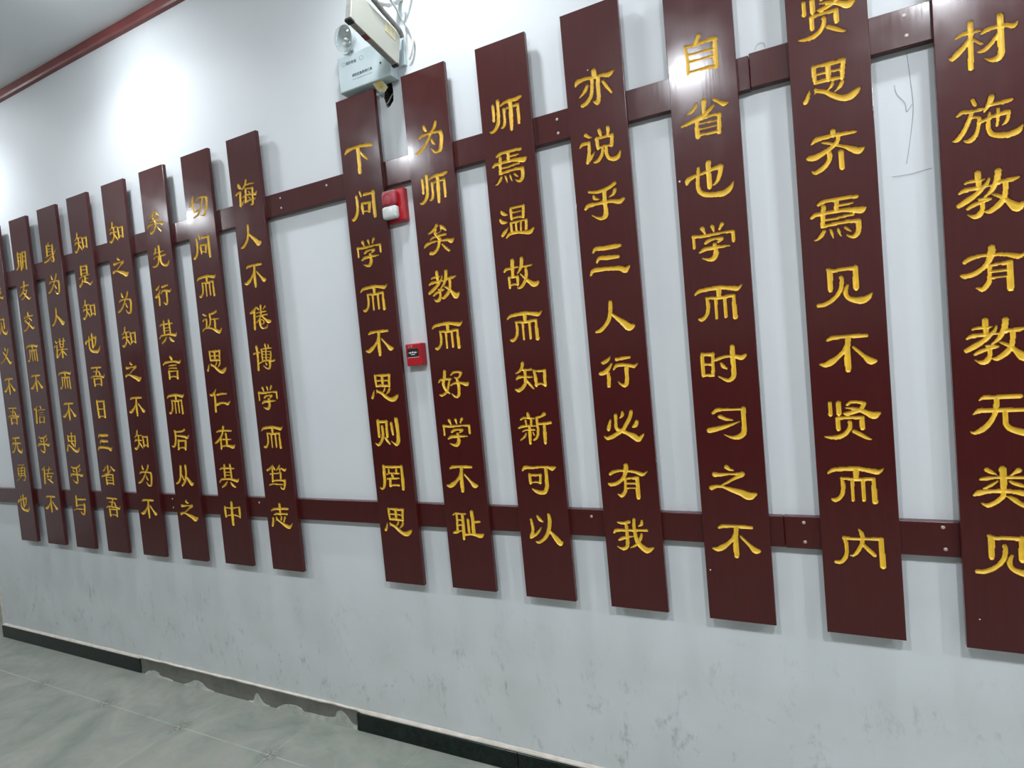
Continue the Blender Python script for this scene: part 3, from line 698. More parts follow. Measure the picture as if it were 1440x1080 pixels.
后|153,191,57 78,163,45 -95,157,41 -162,184,34|-142,163,64 -136,68,63 -154,-33,61 -183,-103,68 -238,-143,46 -291,-127,22|-119,72,35 14,69,46 144,51,57 217,30,55 272,79,30|-64,-15,55 -73,-105,62 -89,-195,54|-58,-25,45 52,-27,45 168,-29,40|160,-29,69 146,-108,69 129,-198,61|-78,-180,35 27,-162,35 133,-178,41
从|-95,174,71 -108,57,70 -136,-54,65 -199,-136,60 -277,-173,43|-74,-13,39 -41,-94,39|56,184,71 57,58,62 29,-53,66 -19,-144,65 -102,-211,53|62,-42,49 127,-112,77 193,-176,84 241,-165,45
是|-96,234,60 -106,139,65 -116,49,60|-98,223,34 3,219,39 123,213,39|121,207,69 114,129,69 109,57,59|-85,142,28 96,137,25|-104,59,29 21,69,29 121,66,28|-194,-25,32 -85,5,36 48,9,34 190,17,29|25,-5,69 3,-104,79|45,-53,28 133,-63,25|-91,-68,59 -115,-133,60 -209,-189,60|-57,-101,35 77,-137,42 185,-191,50 274,-147,35
吾|-159,190,46 3,189,40 201,180,40|50,174,57 -11,29,57|-106,105,29 84,97,31|102,90,51 137,19,55|-214,-21,38 -138,3,40 42,-3,40 180,-13,47 253,-40,47 294,14,34|-108,-45,60 -105,-126,65 -101,-202,60|-100,-57,34 31,-54,34 180,-58,34|159,-63,64 153,-137,64 149,-205,54|-98,-190,29 26,-175,29 151,-194,32
日|-106,178,70 -102,10,71 -90,-171,71|-98,172,46 33,172,46 171,165,40|150,160,69 141,-1,69 138,-179,69|-83,3,35 136,0,34|-99,-165,40 33,-158,35 149,-174,35
身|-15,189,52 -37,146,52|-104,145,65 -108,34,65 -118,-60,65|-96,132,29 14,126,29 123,119,35|136,129,64 116,-3,70 119,-133,69 134,-211,71 63,-230,29 29,-189,34|-89,66,26 86,55,26|-92,7,26 83,-3,26|-174,-104,29 -57,-81,32 69,-66,31|236,-5,34 143,-78,40 -6,-148,52 -127,-189,54 -255,-210,39
谋|-219,165,52 -174,118,44|-293,39,41 -220,62,38 -175,64,30|-171,58,54 -197,-78,55 -211,-186,77|-201,-192,49 -91,-147,35|-123,150,30 10,149,30 174,151,30|-33,201,60 -43,112,54 -40,28,54|119,198,64 98,105,58 81,29,53|-37,88,24 81,77,24|-52,23,27 78,17,27|-167,-45,31 -31,-27,36 121,-34,30 238,-44,35|29,-8,59 16,-109,60 17,-204,65|-5,-59,42 -72,-113,40 -136,-150,38|46,-75,39 112,-123,48 176,-176,32
忠|-181,160,66 -180,93,66 -174,44,55|-172,154,30 -30,151,30 113,160,30|107,154,64 97,88,65 97,39,60|-185,44,30 99,45,30|-26,217,65 -39,108,65 -53,-1,65|-217,-47,52 -268,-175,62|-195,-47,44 -114,-79,48 -11,-153,63 99,-197,70 178,-180,69 233,-126,41|-15,-26,52 8,-68,46|85,-15,61 58,-87,51
与|-151,205,66 -155,88,71 -168,-17,66|-102,133,43 51,137,49 224,141,49|-168,-17,30 -55,-1,30 154,18,36|155,24,76 155,-74,74 120,-185,63 61,-212,40 -4,-165,44|-291,-126,38 -184,-91,36 -21,-92,37 110,-87,31
朋|-128,176,71 -137,-8,71 -144,-131,68 -234,-198,52|-144,160,31 10,147,34|-3,143,66 -21,-26,66 -33,-221,66|-130,71,27 -10,65,27|-129,-22,27 -9,-28,27|84,154,65 60,-39,66 42,-159,62 -45,-220,51|85,160,31 239,153,34|215,151,65 198,-60,65 188,-248,70|85,62,27 203,55,27|72,-40,27 200,-54,27
友|-179,105,39 -43,118,38 184,118,37|-9,206,82 -27,85,68 -115,-27,59 -252,-91,45|-91,19,31 74,9,37|73,3,63 2,-92,59 -86,-155,47 -189,-180,39|-100,-17,43 -1,-104,49 132,-195,54 231,-177,37
交|-4,211,81 5,148,70|-186,107,40 -60,130,40 203,132,37|-34,90,43 -114,56,41 -192,33,31|26,90,44 129,23,44|26,-10,58 -45,-101,57 -159,-177,51 -273,-196,37|-135,20,44 -9,-55,48 133,-157,66 219,-142,47
信|-65,175,32 -236,110,51|-162,97,69 -197,-211,70|30,170,50 51,129,50|-87,83,29 222,91,32|-44,20,20 149,23,20|-56,-31,20 156,-29,20|-49,-82,46 -62,-215,46|-50,-86,24 162,-80,24|153,-86,53 131,-211,53|-59,-205,25 132,-207,24
传|-91,172,39 -225,99,49|-128,99,69 -168,-233,69|-34,89,27 222,121,26|-94,-4,29 45,18,29 254,19,29|98,162,51 29,28,47 -32,-66,46|-32,-66,29 162,-54,33|162,-54,50 81,-158,44|-25,-117,37 183,-208,52
义|-1,214,49 17,161,59|144,175,55 58,40,55 -86,-78,48 -259,-143,37|-98,119,40 35,-10,56 176,-163,74 257,-144,39
勇|-59,216,30 231,231,29|199,217,36 99,157,33|-77,142,58 -86,-7,58|-79,136,27 241,158,26|238,143,61 213,-5,62|-84,67,24 223,84,23|84,142,51 62,9,51|-84,-1,27 216,10,26|-126,-52,27 232,-40,29|230,-49,59 193,-153,49 107,-154,24|58,-6,42 -10,-96,38 -185,-173,33'''
U = 0.0002524
GH = 0.0016
GX0, GX1, GZ0, GZ1 = -0.0768, 0.0768, -0.064, 0.064
NX = int(round((GX1 - GX0) / GH)) + 1
NZ = int(round((GZ1 - GZ0) / GH)) + 1
PITCH, ZTOP = 0.18218, 2.4187
BW, BT, BFRONT = 0.1929, 0.0167, -0.0430


def smooth_stroke(P):
    P = np.array(P, float)
    if len(P) < 3:
        return P
    out = []
    for i in range(len(P) - 1):
        p0, p1, p2, p3 = P[max(i - 1, 0)], P[i], P[i + 1], P[min(i + 2, len(P) - 1)]
        L = np.hypot(*(p2 - p1)[:2])
        m1 = (p2 - p0) * 0.45
        m2 = (p3 - p1) * 0.45
        for m_ in (m1, m2):                       # keep tangents short on uneven spacing
            l_ = np.hypot(*m_[:2])
            if l_ > L:
                m_ *= L / l_
        for k_ in range(5):
            t = k_ / 5
            h = (2 * t**3 - 3 * t**2 + 1, t**3 - 2 * t**2 + t, -2 * t**3 + 3 * t**2, t**3 - t**2)
            out.append(h[0] * p1 + h[1] * m1 + h[2] * p2 + h[3] * m2)
    out.append(P[-1])
    return np.array(out)


gx = np.linspace(GX0, GX1, NX)
gz = np.linspace(GZ0, GZ1, NZ)
GXX, GZZ = np.meshgrid(gx, gz, indexing='ij')


def field(strokes):
    F = np.full(GXX.shape, -1.0)
    for s in strokes:
        S = smooth_stroke(s)
        for a, b in zip(S, S[1:]):
            d = b[:2] - a[:2]
            L2 = max(d @ d, 1e-12)
            t = np.clip(((GXX - a[0]) * d[0] + (GZZ - a[1]) * d[1]) / L2, 0, 1)
            dist = np.hypot(GXX - a[0] - t * d[0], GZZ - a[1] - t * d[1])
            r = 0.5 * (a[2] + t * (b[2] - a[2]))
            F = np.maximum(F, r - dist)
    F[0, :] = F[-1, :] = -1
    F[:, 0] = F[:, -1] = -1
    F[np.abs(F) < 1e-5] = -1e-5
    return F


def depth_of(d):
    return 0.0052 * math.sin(0.5 * math.pi * min(max(d, 0) / 0.0062, 1.0))


def build_glyph(strokes):
    """returns groove mesh (verts, faces) and flat face polygons around it, local to the cell centre"""
    F = field(strokes)
    gv, gi, gf = [], {}, []
    fv, fi, ff = [], {}, []

    def gvert(key, x, z, y):
        if key not in gi:
            gi[key] = len(gv)
            gv.append((x, y, z))
        return gi[key]

    def fvert(key, x, z):
        if key not in fi:
            fi[key] = len(fv)
            fv.append((x, z))
        return fi[key]
    ins = F > 0
    for i in range(NX - 1):
        j = 0
        while j < NZ - 1:
            c = [(i, j), (i + 1, j), (i + 1, j + 1), (i, j + 1)]
            st = [ins[p] for p in c]
            n = sum(st)
            if n == 0:
                j0 = j
                while j < NZ - 1 and not (ins[i, j] or ins[i + 1, j] or ins[i, j + 1] or ins[i + 1, j + 1]):
                    j += 1
                q = [(i, j0), (i + 1, j0), (i + 1, j), (i, j)]
                ff.append([fvert(p, gx[p[0]], gz[p[1]]) for p in q])
                continue
            if n == 4:
                gf.append([gvert(p, gx[p[0]], gz[p[1]], depth_of(F[p])) for p in c])
                j += 1
                continue
            ring = []
            for k_ in range(4):
                p, q = c[k_], c[(k_ + 1) % 4]
                ring.append((p, gx[p[0]], gz[p[1]], st[k_]))
                if st[k_] != st[(k_ + 1) % 4]:
                    t = F[p] / (F[p] - F[q])
                    key = ('e',) + (p + q if p < q else q + p)
                    ring.append((key, gx[p[0]] + t * (gx[q[0]] - gx[p[0]]), gz[p[1]] + t * (gz[q[1]] - gz[p[1]]), None))
            inside = [r for r in ring if r[3] is not False]
            gf.append([gvert(r[0], r[1], r[2], depth_of(F[r[0]]) if r[3] else 0.0) for r in inside])
            if n == 2 and st[0] == st[2]:
                for k_ in range(len(ring)):
                    if ring[k_][3] is False:
                        tri = [ring[k_ - 1], ring[k_], ring[(k_ + 1) % len(ring)]]
                        ff.append([fvert(r[0], r[1], r[2]) for r in tri])
            else:
                out = [r for r in ring if r[3] is not True]
                ff.append([fvert(r[0], r[1], r[2]) for r in out])
            j += 1
    return gv, gf, fv, ff


GL = {}
for ln in GLYPHS.strip().split('\n'):
    ch, *ss = ln.split('|')
    GL[ch] = [[tuple(int(v) * U for v in p.split(',')) for p in s.split()] for s in ss]
GL['因'] = [[(-0.045, 0.045, 0.012), (-0.045, -0.045, 0.012)], [(-0.045, 0.044, 0.011), (0.045, 0.044, 0.011)],
            [(0.045, 0.045, 0.013), (0.045, -0.045, 0.013)], [(-0.045, -0.042, 0.011), (0.045, -0.042, 0.011)],
            [(-0.026, 0.018, 0.010), (0.026, 0.018, 0.010)], [(0.0, 0.034, 0.010), (-0.004, 0.008, 0.010), (-0.026, -0.026, 0.009)],
            [(0.004, 0.008, 0.008), (0.026, -0.026, 0.012)]]
TEXTS = ['习乎见义不吾无勇也', '朋友交而不信乎传不', '身为人谋而不忠乎与', '知是知也吾日三省吾', '知之为知之不知为不',
         '矣先行其言而后从之', '切问而近思仁在其中', '诲人不倦博学而笃志', '下问学而不思则罔思', '为师矣教而好学不耻',
         '师焉温故而知新可以', '亦说乎三人行必有我', '自省也学而时习之不', '贤思齐焉见不贤而内', '因材施教有教无类见']
# centre x at the top, centre x at the bottom, top z, bottom z of each plank
PLANKS = [(-4.4696, -4.4696, 2.6685, 0.7121),
          (-4.1419, -4.1531, 2.6654, 0.7101),
          (-3.8235, -3.8388, 2.6692, 0.7075),
          (-3.5137, -3.5201, 2.6726, 0.7049),
          (-3.1816, -3.1916, 2.6716, 0.7067),
          (-2.8548, -2.8622, 2.6694, 0.7079),
          (-2.5249, -2.531, 2.6687, 0.7101),
          (-2.2036, -2.2029, 2.6669, 0.7093),
          (-1.5489, -1.5426, 2.6594, 0.7099),
          (-1.2256, -1.2138, 2.6656, 0.7161),
          (-0.9028, -0.8961, 2.6655, 0.7137),
          (-0.5805, -0.5754, 2.6704, 0.7118),
          (-0.2518, -0.2548, 2.6685, 0.7092),
          (0.0764, 0.0731, 2.6685, 0.708),
          (0.4073, 0.4002, 2.6685, 0.7079)]
CZ = (-0.0020, -0.0009, 0.0033, 0.0003, 0.0039, 0.0008, -0.0091, 0.0028)
CX = (-0.0029, 0.0060, 0.0012, 0.0012, 0.0014, -0.0013, -0.0060, -0.0042)


def carve_offset(b, r):
    b = (b - 8) / 7
    r = (r - 4) / 4
    f = (1, b, r, b * r, b * b, r * r, b * b * r, b ** 3)
    return sum(p * q for p, q in zip(CX, f)), sum(p * q for p, q in zip(CZ, f))


CACHE = {}


def glyph(ch):
    if ch not in CACHE:
        gv, gf, fv, ff = build_glyph(GL[ch])
        me = bpy.data.meshes.new('carved_character')
        me.from_pydata(gv, [], [tuple(reversed(f)) for f in gf])
        me.materials.append(M_GOLD)
        me.polygons.foreach_set('use_smooth', [True] * len(me.polygons))
        CACHE[ch] = (me, fv, ff)
    return CACHE[ch]


def plank(idx, text, xt, xb, zt, zb, place):
    """board local frame: origin at the middle of the bottom edge of the front face, X right, Y into the wall, Z up"""
    Lz = zt - zb
    bev = 0.0016
    hw = BW / 2
    verts, faces = [], []

    def quad(x0, z0, x1, z1):
        k0 = len(verts)
        verts.extend([(x0, 0, z0), (x1, 0, z0), (x1, 0, z1), (x0, 0, z1)])
        faces.append((k0, k0 + 1, k0 + 2, k0 + 3))
    cells = []
    for r, ch in enumerate(text):
        ox, oz = carve_offset(idx + 1, r)
        zc = ZTOP - PITCH * r + oz - zb
        k_ = (zc / Lz)
        axis = xb + (xt - xb) * k_
        nominal = PLANKS_MEAN[idx]
        cx = max(-hw + bev + 0.0002 - GX0, min(hw - bev - 0.0002 - GX1, ox + nominal - axis))
        cells.append((ch, cx, zc))
    z_hi = Lz - bev
    for ch, cx, zc in cells:
        quad(-hw + bev, zc + GZ1, hw - bev, z_hi)
        quad(-hw + bev, zc + GZ0, cx + GX0, zc + GZ1)
        quad(cx + GX1, zc + GZ0, hw - bev, zc + GZ1)
        me, fv, ff = glyph(ch)
        k0 = len(verts)
        verts.extend([(cx + x, 0, zc + z) for x, z in fv])
        faces.extend([tuple(k0 + i for i in f) for f in ff])
        z_hi = zc + GZ0
    quad(-hw + bev, bev, hw - bev, z_hi)
    # chamfer, sides, back
    k0 = len(verts)
    loops = []
    for inset, y in ((bev, 0.0), (bev * 0.3, bev * 0.3), (0.0, bev), (0.0, BT)):
        loops.append(len(verts))
        verts.extend([(-hw + inset, y, inset), (hw - inset, y, inset), (hw - inset, y, Lz - inset), (-hw + inset, y, Lz - inset)])
    for a, b in zip(loops, loops[1:]):
        for i in range(4):
            j = (i + 1) % 4
            faces.append((a + i, b + i, b + j, a + j))
    b = loops[-1]
    faces.append((b + 3, b + 2, b + 1, b))
    me = bpy.data.meshes.new('carved_board')
    me.from_pydata(verts, [], faces)
    o = link('carved_board', me, M_LACQ)
    o.location = (xb, BFRONT, zb)
    o.rotation_euler = (0, math.atan2(xt - xb, Lz), 0)
    tag(o, 'dark red lacquered plank carved with gold characters %s, %s' % (text, place), 'carved board', 'carved maxim boards on the wall')
    for ch, cx, zc in cells:
        c = bpy.data.objects.new('carved_character', glyph(ch)[0])
        COL.objects.link(c)
        c.parent = o
        c.location = (cx, 0, zc)
        c['label'] = 'gold carved character ' + ch
    return o


PLANKS_MEAN = [(p[0] + p[1]) / 2 for p in PLANKS]
ORD = ['leftmost board', 'second from left', 'third from left', 'fourth from left', 'fifth from left', 'sixth from left', 'seventh from left',
       'just left of the wide gap', 'under the emergency light', 'right of the red alarms', 'sixth from right', 'fourth from right',
       'third from right', 'second from right', 'rightmost board']
ORD[10] = 'fifth from right'
boards = []
for i, (t, p) in enumerate(zip(TEXTS, PLANKS)):
    boards.append(plank(i, t, *p, ORD[i]))


# small chips where the lacquer is knocked off
def chip(parent, x, z, r=0.0022):
    loc = Vector((x - parent.location.x, 0.0, z - parent.location.z))
    bm_ = lathe_bm([(0.0, 0.0008), (r * 0.7, 0.0006), (r, 0.0)], 8, Vector((0, -1, 0)), loc)
    from_bm('lacquer_chip', bm_, M_CHIP, parent)['label'] = 'pale bare wood chip'


chip(boards[11], -0.5927, 2.4756, 0.0022)
chip(boards[12], -0.3383, 0.8651, 0.0024)
chip(boards[12], -0.3413, 2.0667, 0.0030)
chip(boards[14], 0.3342, 0.7883, 0.0018)


# ------------------------------------------------------------------ mounting rails
def rail(x0, x1, z0, z1, label, screws, tilt=0.0):
    o = box('mounting_rail', (x0, BFRONT + BT, z0), (x1, 0.0, z1), M_LACQ, bev=0.0018, seg=1)
    tag(o, label, 'wooden rail', 'rails that carry the boards')
    for sx, sz in screws:
        bm_ = lathe_bm([(0.0, 0.0016), (0.003, 0.0014), (0.0046, 0.0006), (0.005, 0.0)], 12, Vector((0, -1, 0)), Vector((sx, BFRONT + BT, sz)))
        from_bm('screw_head', bm_, M_SCREW, o)['label'] = 'bare metal screw head'
    return o


rail(-5.02, -0.1237, 2.289, 2.3843, 'long upper red rail crossing behind most of the boards',
     [(-2.0196, 2.3595), (-2.0196, 2.3171), (-1.752, 2.3575), (-0.722, 2.3575), (-0.722, 2.3121)])
rail(-0.1227, 1.3, 2.2914, 2.3883, 'short upper red rail at the right end of the wall', [(0.2524, 2.3686), (0.2555, 2.3171)])
rail(-5.02, -0.1197, 0.9456, 1.0384, 'long lower red rail crossing behind most of the boards',
     [(-3.0092, 1.0145), (-3.0092, 0.9691), (-2.3629, 1.0145), (-0.722, 1.0145)])
rail(-0.1187, 1.3, 0.9443, 1.0392, 'short lower red rail at the right end of the wall', [(-0.0656, 1.0226), (-0.0656, 0.965), (0.2696, 1.0246), (0.2726, 0.965)])

# ------------------------------------------------------------------ emergency light
EX0, EX1, EZ0, EZ1, EY = -1.604, -1.354, 2.676, 2.815, -0.055
unit = empty('emergency_light', ((EX0 + EX1) / 2, 0, EZ0))
tag(unit, 'pale grey twin head emergency light box with small print, mounted above a board', 'emergency light')


def local(o, parent):
    o.parent = parent
    o.matrix_parent_inverse = Matrix.Translation(parent.location).inverted()
    return o


def part(name, bm_, m, parent, smooth=False, label=None):
    o = from_bm(name, bm_, m, None, smooth)
    o.parent = parent
    p = parent
    off = Vector((0, 0, 0))
    while p is not None:
        off += p.location
        p = p.parent
    o.data.transform(Matrix.Translation(-off))
    if label:
        o['label'] = label
    return o


bm = bmesh.new()
fx = [(EX0, EZ0), (EX1, EZ0), (EX1, EZ1), (EX0, EZ1)]
loops = []
cxm, czm = (EX0 + EX1) / 2, (EZ0 + EZ1) / 2
for y, gr in ((-0.0005, -0.004), (-0.012, 0.0), (EY + 0.006, 0.0), (EY + 0.0015, -0.0015), (EY, -0.005)):
    loops.append([bm.verts.new((x + (gr if x > cxm else -gr), y, z + (gr if z > czm else -gr))) for x, z in fx])
for A, B in zip(loops, loops[1:]):
    for i in range(4):
        bm.faces.new((A[i], A[(i + 1) % 4], B[(i + 1) % 4], B[i]))
bm.faces.new(loops[-1])
bm.faces.new(list(reversed(loops[0])))
body = part('housing', bm, M_UNIT, unit)


def text_mesh(s, size, x, y, z, m, parent, name, thick=0.0003):
    cu = bpy.data.curves.new('txt', 'FONT')
    cu.body = s
    cu.size = size
    cu.extrude = thick
    cu.resolution_u = 2
    to = bpy.data.objects.new('txt', cu)
    COL.objects.link(to)
    bpy.context.view_layer.update()
    dg = bpy.context.evaluated_depsgraph_get()
    me = bpy.data.meshes.new_from_object(to.evaluated_get(dg))
    bpy.data.objects.remove(to, do_unlink=True)
    me.transform(Matrix.Translation((x, y, z)) @ Matrix.Rotation(math.pi / 2, 4, 'X'))
    me.materials.clear()
    bm_ = bmesh.new()
    bm_.from_mesh(me)
    bpy.data.meshes.remove(me)
    return part(name, bm_, m, parent)


def ring_mark(x, z, r, w, y, m, parent, name, sx=1.0):
    bm_ = bmesh.new()
    n = 28
    A = [bm_.verts.new((x + sx * r * math.cos(2 * math.pi * k / n), y, z + r * math.sin(2 * math.pi * k / n))) for k in range(n)]
    B = [bm_.verts.new((x + sx * (r - w) * math.cos(2 * math.pi * k / n), y, z + (r - w) * math.sin(2 * math.pi * k / n))) for k in range(n)]
    for k in range(n):
        bm_.faces.new((A[k], A[(k + 1) % n], B[(k + 1) % n], B[k]))
    return part(name, bm_, m, parent)


yy = EY - 0.0004
ring_mark(EX0 + 0.030, EZ1 - 0.036, 0.008, 0.0014, yy, M_INK2, body, 'maker_emblem')
text_mesh('消防安全', 0.0135, EX0 + 0.040, yy, EZ1 - 0.041, M_INK, body, 'printed_text')
ring_mark(EX0 + 0.118, EZ1 - 0.034, 0.008, 0.002, yy, M_INK2, body, 'oval_emblem', 1.4)
text_mesh('消防应急照明灯具', 0.0125, EX0 + 0.066, yy, EZ1 - 0.092, M_INK, body, 'printed_text')
bm = bmesh.new()
for k_ in range(14):
    x_ = EX0 + 0.069 + k_ * 0.0068
    bm_box(bm, (x_, yy - 0.0001, EZ1 - 0.1045), (x_ + 0.0048, yy + 0.0006, EZ1 - 0.1015))
part('printed_text', bm, M_INK2, body)
part('indicator_button', lathe_bm([(0.0, 0.003), (0.003, 0.0025), (0.0038, 0.0)], 14, Vector((0, -1, 0)), Vector((EX0 + 0.207, EY, EZ1 - 0.080))), M_INK, body, True)

# lamp head: reflector bowl, clear cover and swivel neck
hd = Vector((-1.548, -0.062, 2.866))
ax = Vector((-0.30, -0.93, -0.12)).normalized()
prof = [(0.006, -0.042), (0.022, -0.036), (0.040, -0.020), (0.050, 0.0), (0.048, 0.0), (0.037, -0.018), (0.018, -0.030), (0.0, -0.033)]
head = part('reflector_bowl', lathe_bm(prof, 40, ax, hd), M_SILVER, unit, True)
cover = [(0.0505, 0.0), (0.047, 0.014), (0.038, 0.025), (0.022, 0.033), (0.0, 0.036)]
inner = [(r * 0.96, h - 0.0015) for r, h in reversed(cover)]
part('clear_cover', lathe_bm(cover, 40, ax, hd), M_GLASS, head, True)
part('rim_ring', lathe_bm([(0.0515, -0.004), (0.053, -0.001), (0.053, 0.002), (0.0505, 0.0035), (0.0495, -0.002), (0.0515, -0.004)], 40, ax, hd), M_UNIT, head, True)
part('bulb', lathe_bm([(0.0, -0.022), (0.006, -0.016), (0.007, -0.004), (0.004, 0.004), (0.0, 0.006)], 16, ax, hd), M_LENS, head, True)
part('swivel_neck', bm_tube(bmesh.new(), curve_pts([(-1.540, -0.034, EZ1 - 0.002), (-1.541, -0.034, EZ1 + 0.012), (-1.545, -0.040, EZ1 + 0.030)], 4), [0.010] * 4 + [0.008] * 5, 14), M_UNIT, unit, True)
part('swivel_neck', bm_tube(bmesh.new(), [(-1.549, -0.046, EZ1 - 0.002), (-1.549, -0.048, EZ1 + 0.012)], 0.003, 10), M_DARK, unit, True)
# the second head, mostly hidden behind the exit panel
hd2 = Vector((-1.420, -0.062, 2.861))
ax2 = Vector((-0.55, -0.83, -0.1)).normalized()
head2 = part('reflector_bowl', lathe_bm(prof, 40, ax2, hd2), M_SILVER, unit, True)
part('clear_cover', lathe_bm(cover, 40, ax2, hd2), M_GLASS, head2, True)
part('swivel_neck', bm_tube(bmesh.new(), [(-1.415, -0.034, EZ1 - 0.002), (-1.416, -0.034, EZ1 + 0.012), (-1.418, -0.040, EZ1 + 0.030)], 0.009, 14), M_UNIT, unit, True)


# ------------------------------------------------------------------ tape on the corner of the emergency light
def sheet(name, pts, m, parent, thick=0.0012, label=None):
    bm_ = bmesh.new()
    P = [Vector(p) for p in pts]
    nrm = (P[1] - P[0]).cross(P[2] - P[0]).normalized() * thick
    A = [bm_.verts.new(p) for p in P]
    B = [bm_.verts.new(p + nrm) for p in P]
    n = len(P)
    bm_.faces.new(A)
    bm_.faces.new(list(reversed(B)))
    for i in range(n):
        bm_.faces.new((A[i], B[i], B[(i + 1) % n], A[(i + 1) % n]))
    return part(name, bm_, m, parent, label=label)


tape = empty('tape_flap', (-1.42, -0.03, 2.67))
tag(tape, 'yellowed strip of tape hanging from the lower corner of the emergency light', 'tape')
sheet('tape_strip', [(-1.452, -0.048, 2.679), (-1.408, -0.048, 2.681), (-1.392, -0.030, 2.652), (-1.410, -0.026, 2.641), (-1.438, -0.030, 2.646)], M_TAPE2, tape)
sheet('adhesive_stain', [(-1.437, -0.0485, 2.674), (-1.414, -0.0485, 2.675), (-1.408, -0.036, 2.656), (-1.428, -0.036, 2.655)], M_TAPE, tape, 0.0018, 'deep yellow centre')

# cable in the hole
cb = from_bm('loose_cable', bm_tube(bmesh.new(), curve_pts([(-1.400, 0.045, 2.668), (-1.399, 0.006, 2.640), (-1.412, -0.004, 2.614), (-1.421, -0.010, 2.598), (-1.420, 0.020, 2.597)], 6), 0.0026, 8), M_CONDUIT, None, True)
tag(cb, 'thin grey cable poking out of the hole in the plaster', 'cable')

# ------------------------------------------------------------------ exit panel hung edge-on to the wall
sgn = empty('exit_sign', (-1.31, 0.0, 2.78))
tag(sgn, 'cream hanging sign panel sticking out of the wall above the emergency light', 'sign')
F0, F1, FT = Vector(((-1.3080, -0.3141, 2.7515))), Vector(((-1.3080, -0.0639, 2.6949))), Vector(((-1.3080, -0.0567, 2.8192)))
ed = (F0 - F1)
upv = (FT - F1)
upv = upv - ed.normalized() * upv.dot(ed.normalized())
hgt = upv.length
upv.normalize()
ed.normalize()
nrm = ed.cross(upv).normalized()
if nrm.x < 0:
    nrm = -nrm
LEN = (F0 - F1).length


def sgn_box(u0, u1, v0, v1, n0, n1, bev=0.0):
    b_ = bm_box(bmesh.new(), (u0, v0, n0), (u1, v1, n1), bev, 1)
    M_ = Matrix(((ed.x, upv.x, nrm.x, F1.x), (ed.y, upv.y, nrm.y, F1.y), (ed.z, upv.z, nrm.z, F1.z), (0, 0, 0, 1)))
    bmesh.ops.transform(b_, matrix=M_, verts=b_.verts)
    return b_


TH = 0.026
part('panel_face', sgn_box(0.0, LEN, 0.0015, hgt, -0.004, 0.0, 0.001), M_SIGN, sgn)
part('back_plate', sgn_box(0.0, LEN, 0.0015, hgt, -TH, -0.0215, 0.001), M_SIGN, sgn)
fr_ = part('edge_frame', sgn_box(0.002, LEN - 0.002, 0.0, 0.010, -TH + 0.003, -0.003), M_SIGNEDGE, sgn, label='grey metal edge')
part('edge_frame', sgn_box(LEN - 0.010, LEN + 0.0006, 0.0, hgt - 0.001, -TH + 0.003, -0.003), M_SIGNEDGE, sgn, label='grey metal edge')
part('edge_frame', sgn_box(0.002, LEN - 0.002, hgt - 0.010, hgt - 0.0008, -TH + 0.003, -0.003), M_SIGNEDGE, sgn, label='grey metal edge')
part('edge_frame', sgn_box(-0.0006, 0.010, 0.0, hgt - 0.001, -TH + 0.003, -0.003), M_SIGNEDGE, sgn, label='grey metal edge')
part('corner_cap', sgn_box(LEN - 0.020, LEN + 0.002, -0.003, 0.007, -TH, 0.0005, 0.001), M_DARK, sgn, label='black plastic corner cap')
part('corner_cap', sgn_box(-0.002, 0.012, -0.003, 0.006, -TH, 0.0005, 0.001), M_DARK, sgn, label='black plastic corner cap')
part('rust_stain', sgn_box(LEN * 0.60, LEN * 0.70, -0.0012, 0.004, -TH + 0.002, -0.002), M_CROWN, sgn, label='red brown stain')
part('wall_plate', bm_box(bmesh.new(), (-1.338, -0.012, 2.72), (-1.314, 0.0, 2.83), 0.002), M_UNIT, sgn)
part('tape_piece', sgn_box(0.028, 0.085, hgt - 0.042, hgt + 0.001, -0.001, 0.0012), M_TAPE2, sgn, label='pale masking tape')

# cables and conduit feeding the panel
top = lambda u, v, n: F1 + ed * u + upv * v + nrm * n
c1 = from_bm('conduit', bm_tube(bmesh.new(), curve_pts([top(0.27, hgt + 0.10, -0.01), top(0.20, hgt + 0.035, 0.004), top(0.12, hgt + 0.018, 0.006), top(0.05, hgt + 0.013, 0.006), top(0.012, hgt + 0.012, 0.004), top(-0.012, hgt + 0.005, -0.002)], 8), 0.009, 12), M_CONDUIT, None, True)
tag(c1, 'grey flexible conduit running along the top edge of the hanging panel', 'conduit')
c2 = from_bm('power_cable', bm_tube(bmesh.new(), curve_pts([top(0.22, hgt + 0.12, 0.030), top(0.13, hgt + 0.066, 0.032), top(0.06, hgt + 0.056, 0.026), top(0.012, hgt + 0.046, 0.016), (-1.300, -0.003, 2.915)], 8), 0.004, 10), M_SILVER, None, True)
tag(c2, 'silvery cable looping from the panel top to the wall', 'cable')
c3 = from_bm('power_cable', bm_tube(bmesh.new(), curve_pts([(-1.300, -0.012, 2.868), (-1.278, -0.016, 2.838), (-1.268, -0.016, 2.795), (-1.280, -0.014, 2.755), (-1.296, -0.010, 2.735)], 8), 0.0042, 10), M_WIRE, None, True)
tag(c3, 'white cable loop beside the wall end of the hanging panel', 'cable')
c4 = from_bm('power_cable', bm_tube(bmesh.new(), curve_pts([(-1.25, -0.006, 3.00), (-1.268, -0.03, 2.955), (-1.292, -0.05, 2.940), (-1.310, -0.03, 2.960), (-1.320, -0.004, 2.99)], 8), 0.0055, 10), M_CONDUIT, None, True)
tag(c4, 'grey cable bunched against the wall above the hanging panel', 'cable')
c5 = from_bm('plastic_bag_wrap', bm_tube(bmesh.new(), curve_pts([top(0.25, hgt + 0.12, -0.02), top(0.17, hgt + 0.060, -0.016), top(0.10, hgt + 0.060, -0.01), (-1.315, -0.02, 2.955), (-1.312, -0.001, 2.985)], 8), [0.004 + 0.010 * abs(math.sin(k_ * 0.9)) for k_ in range(33)], 12), M_LENS, None, True)
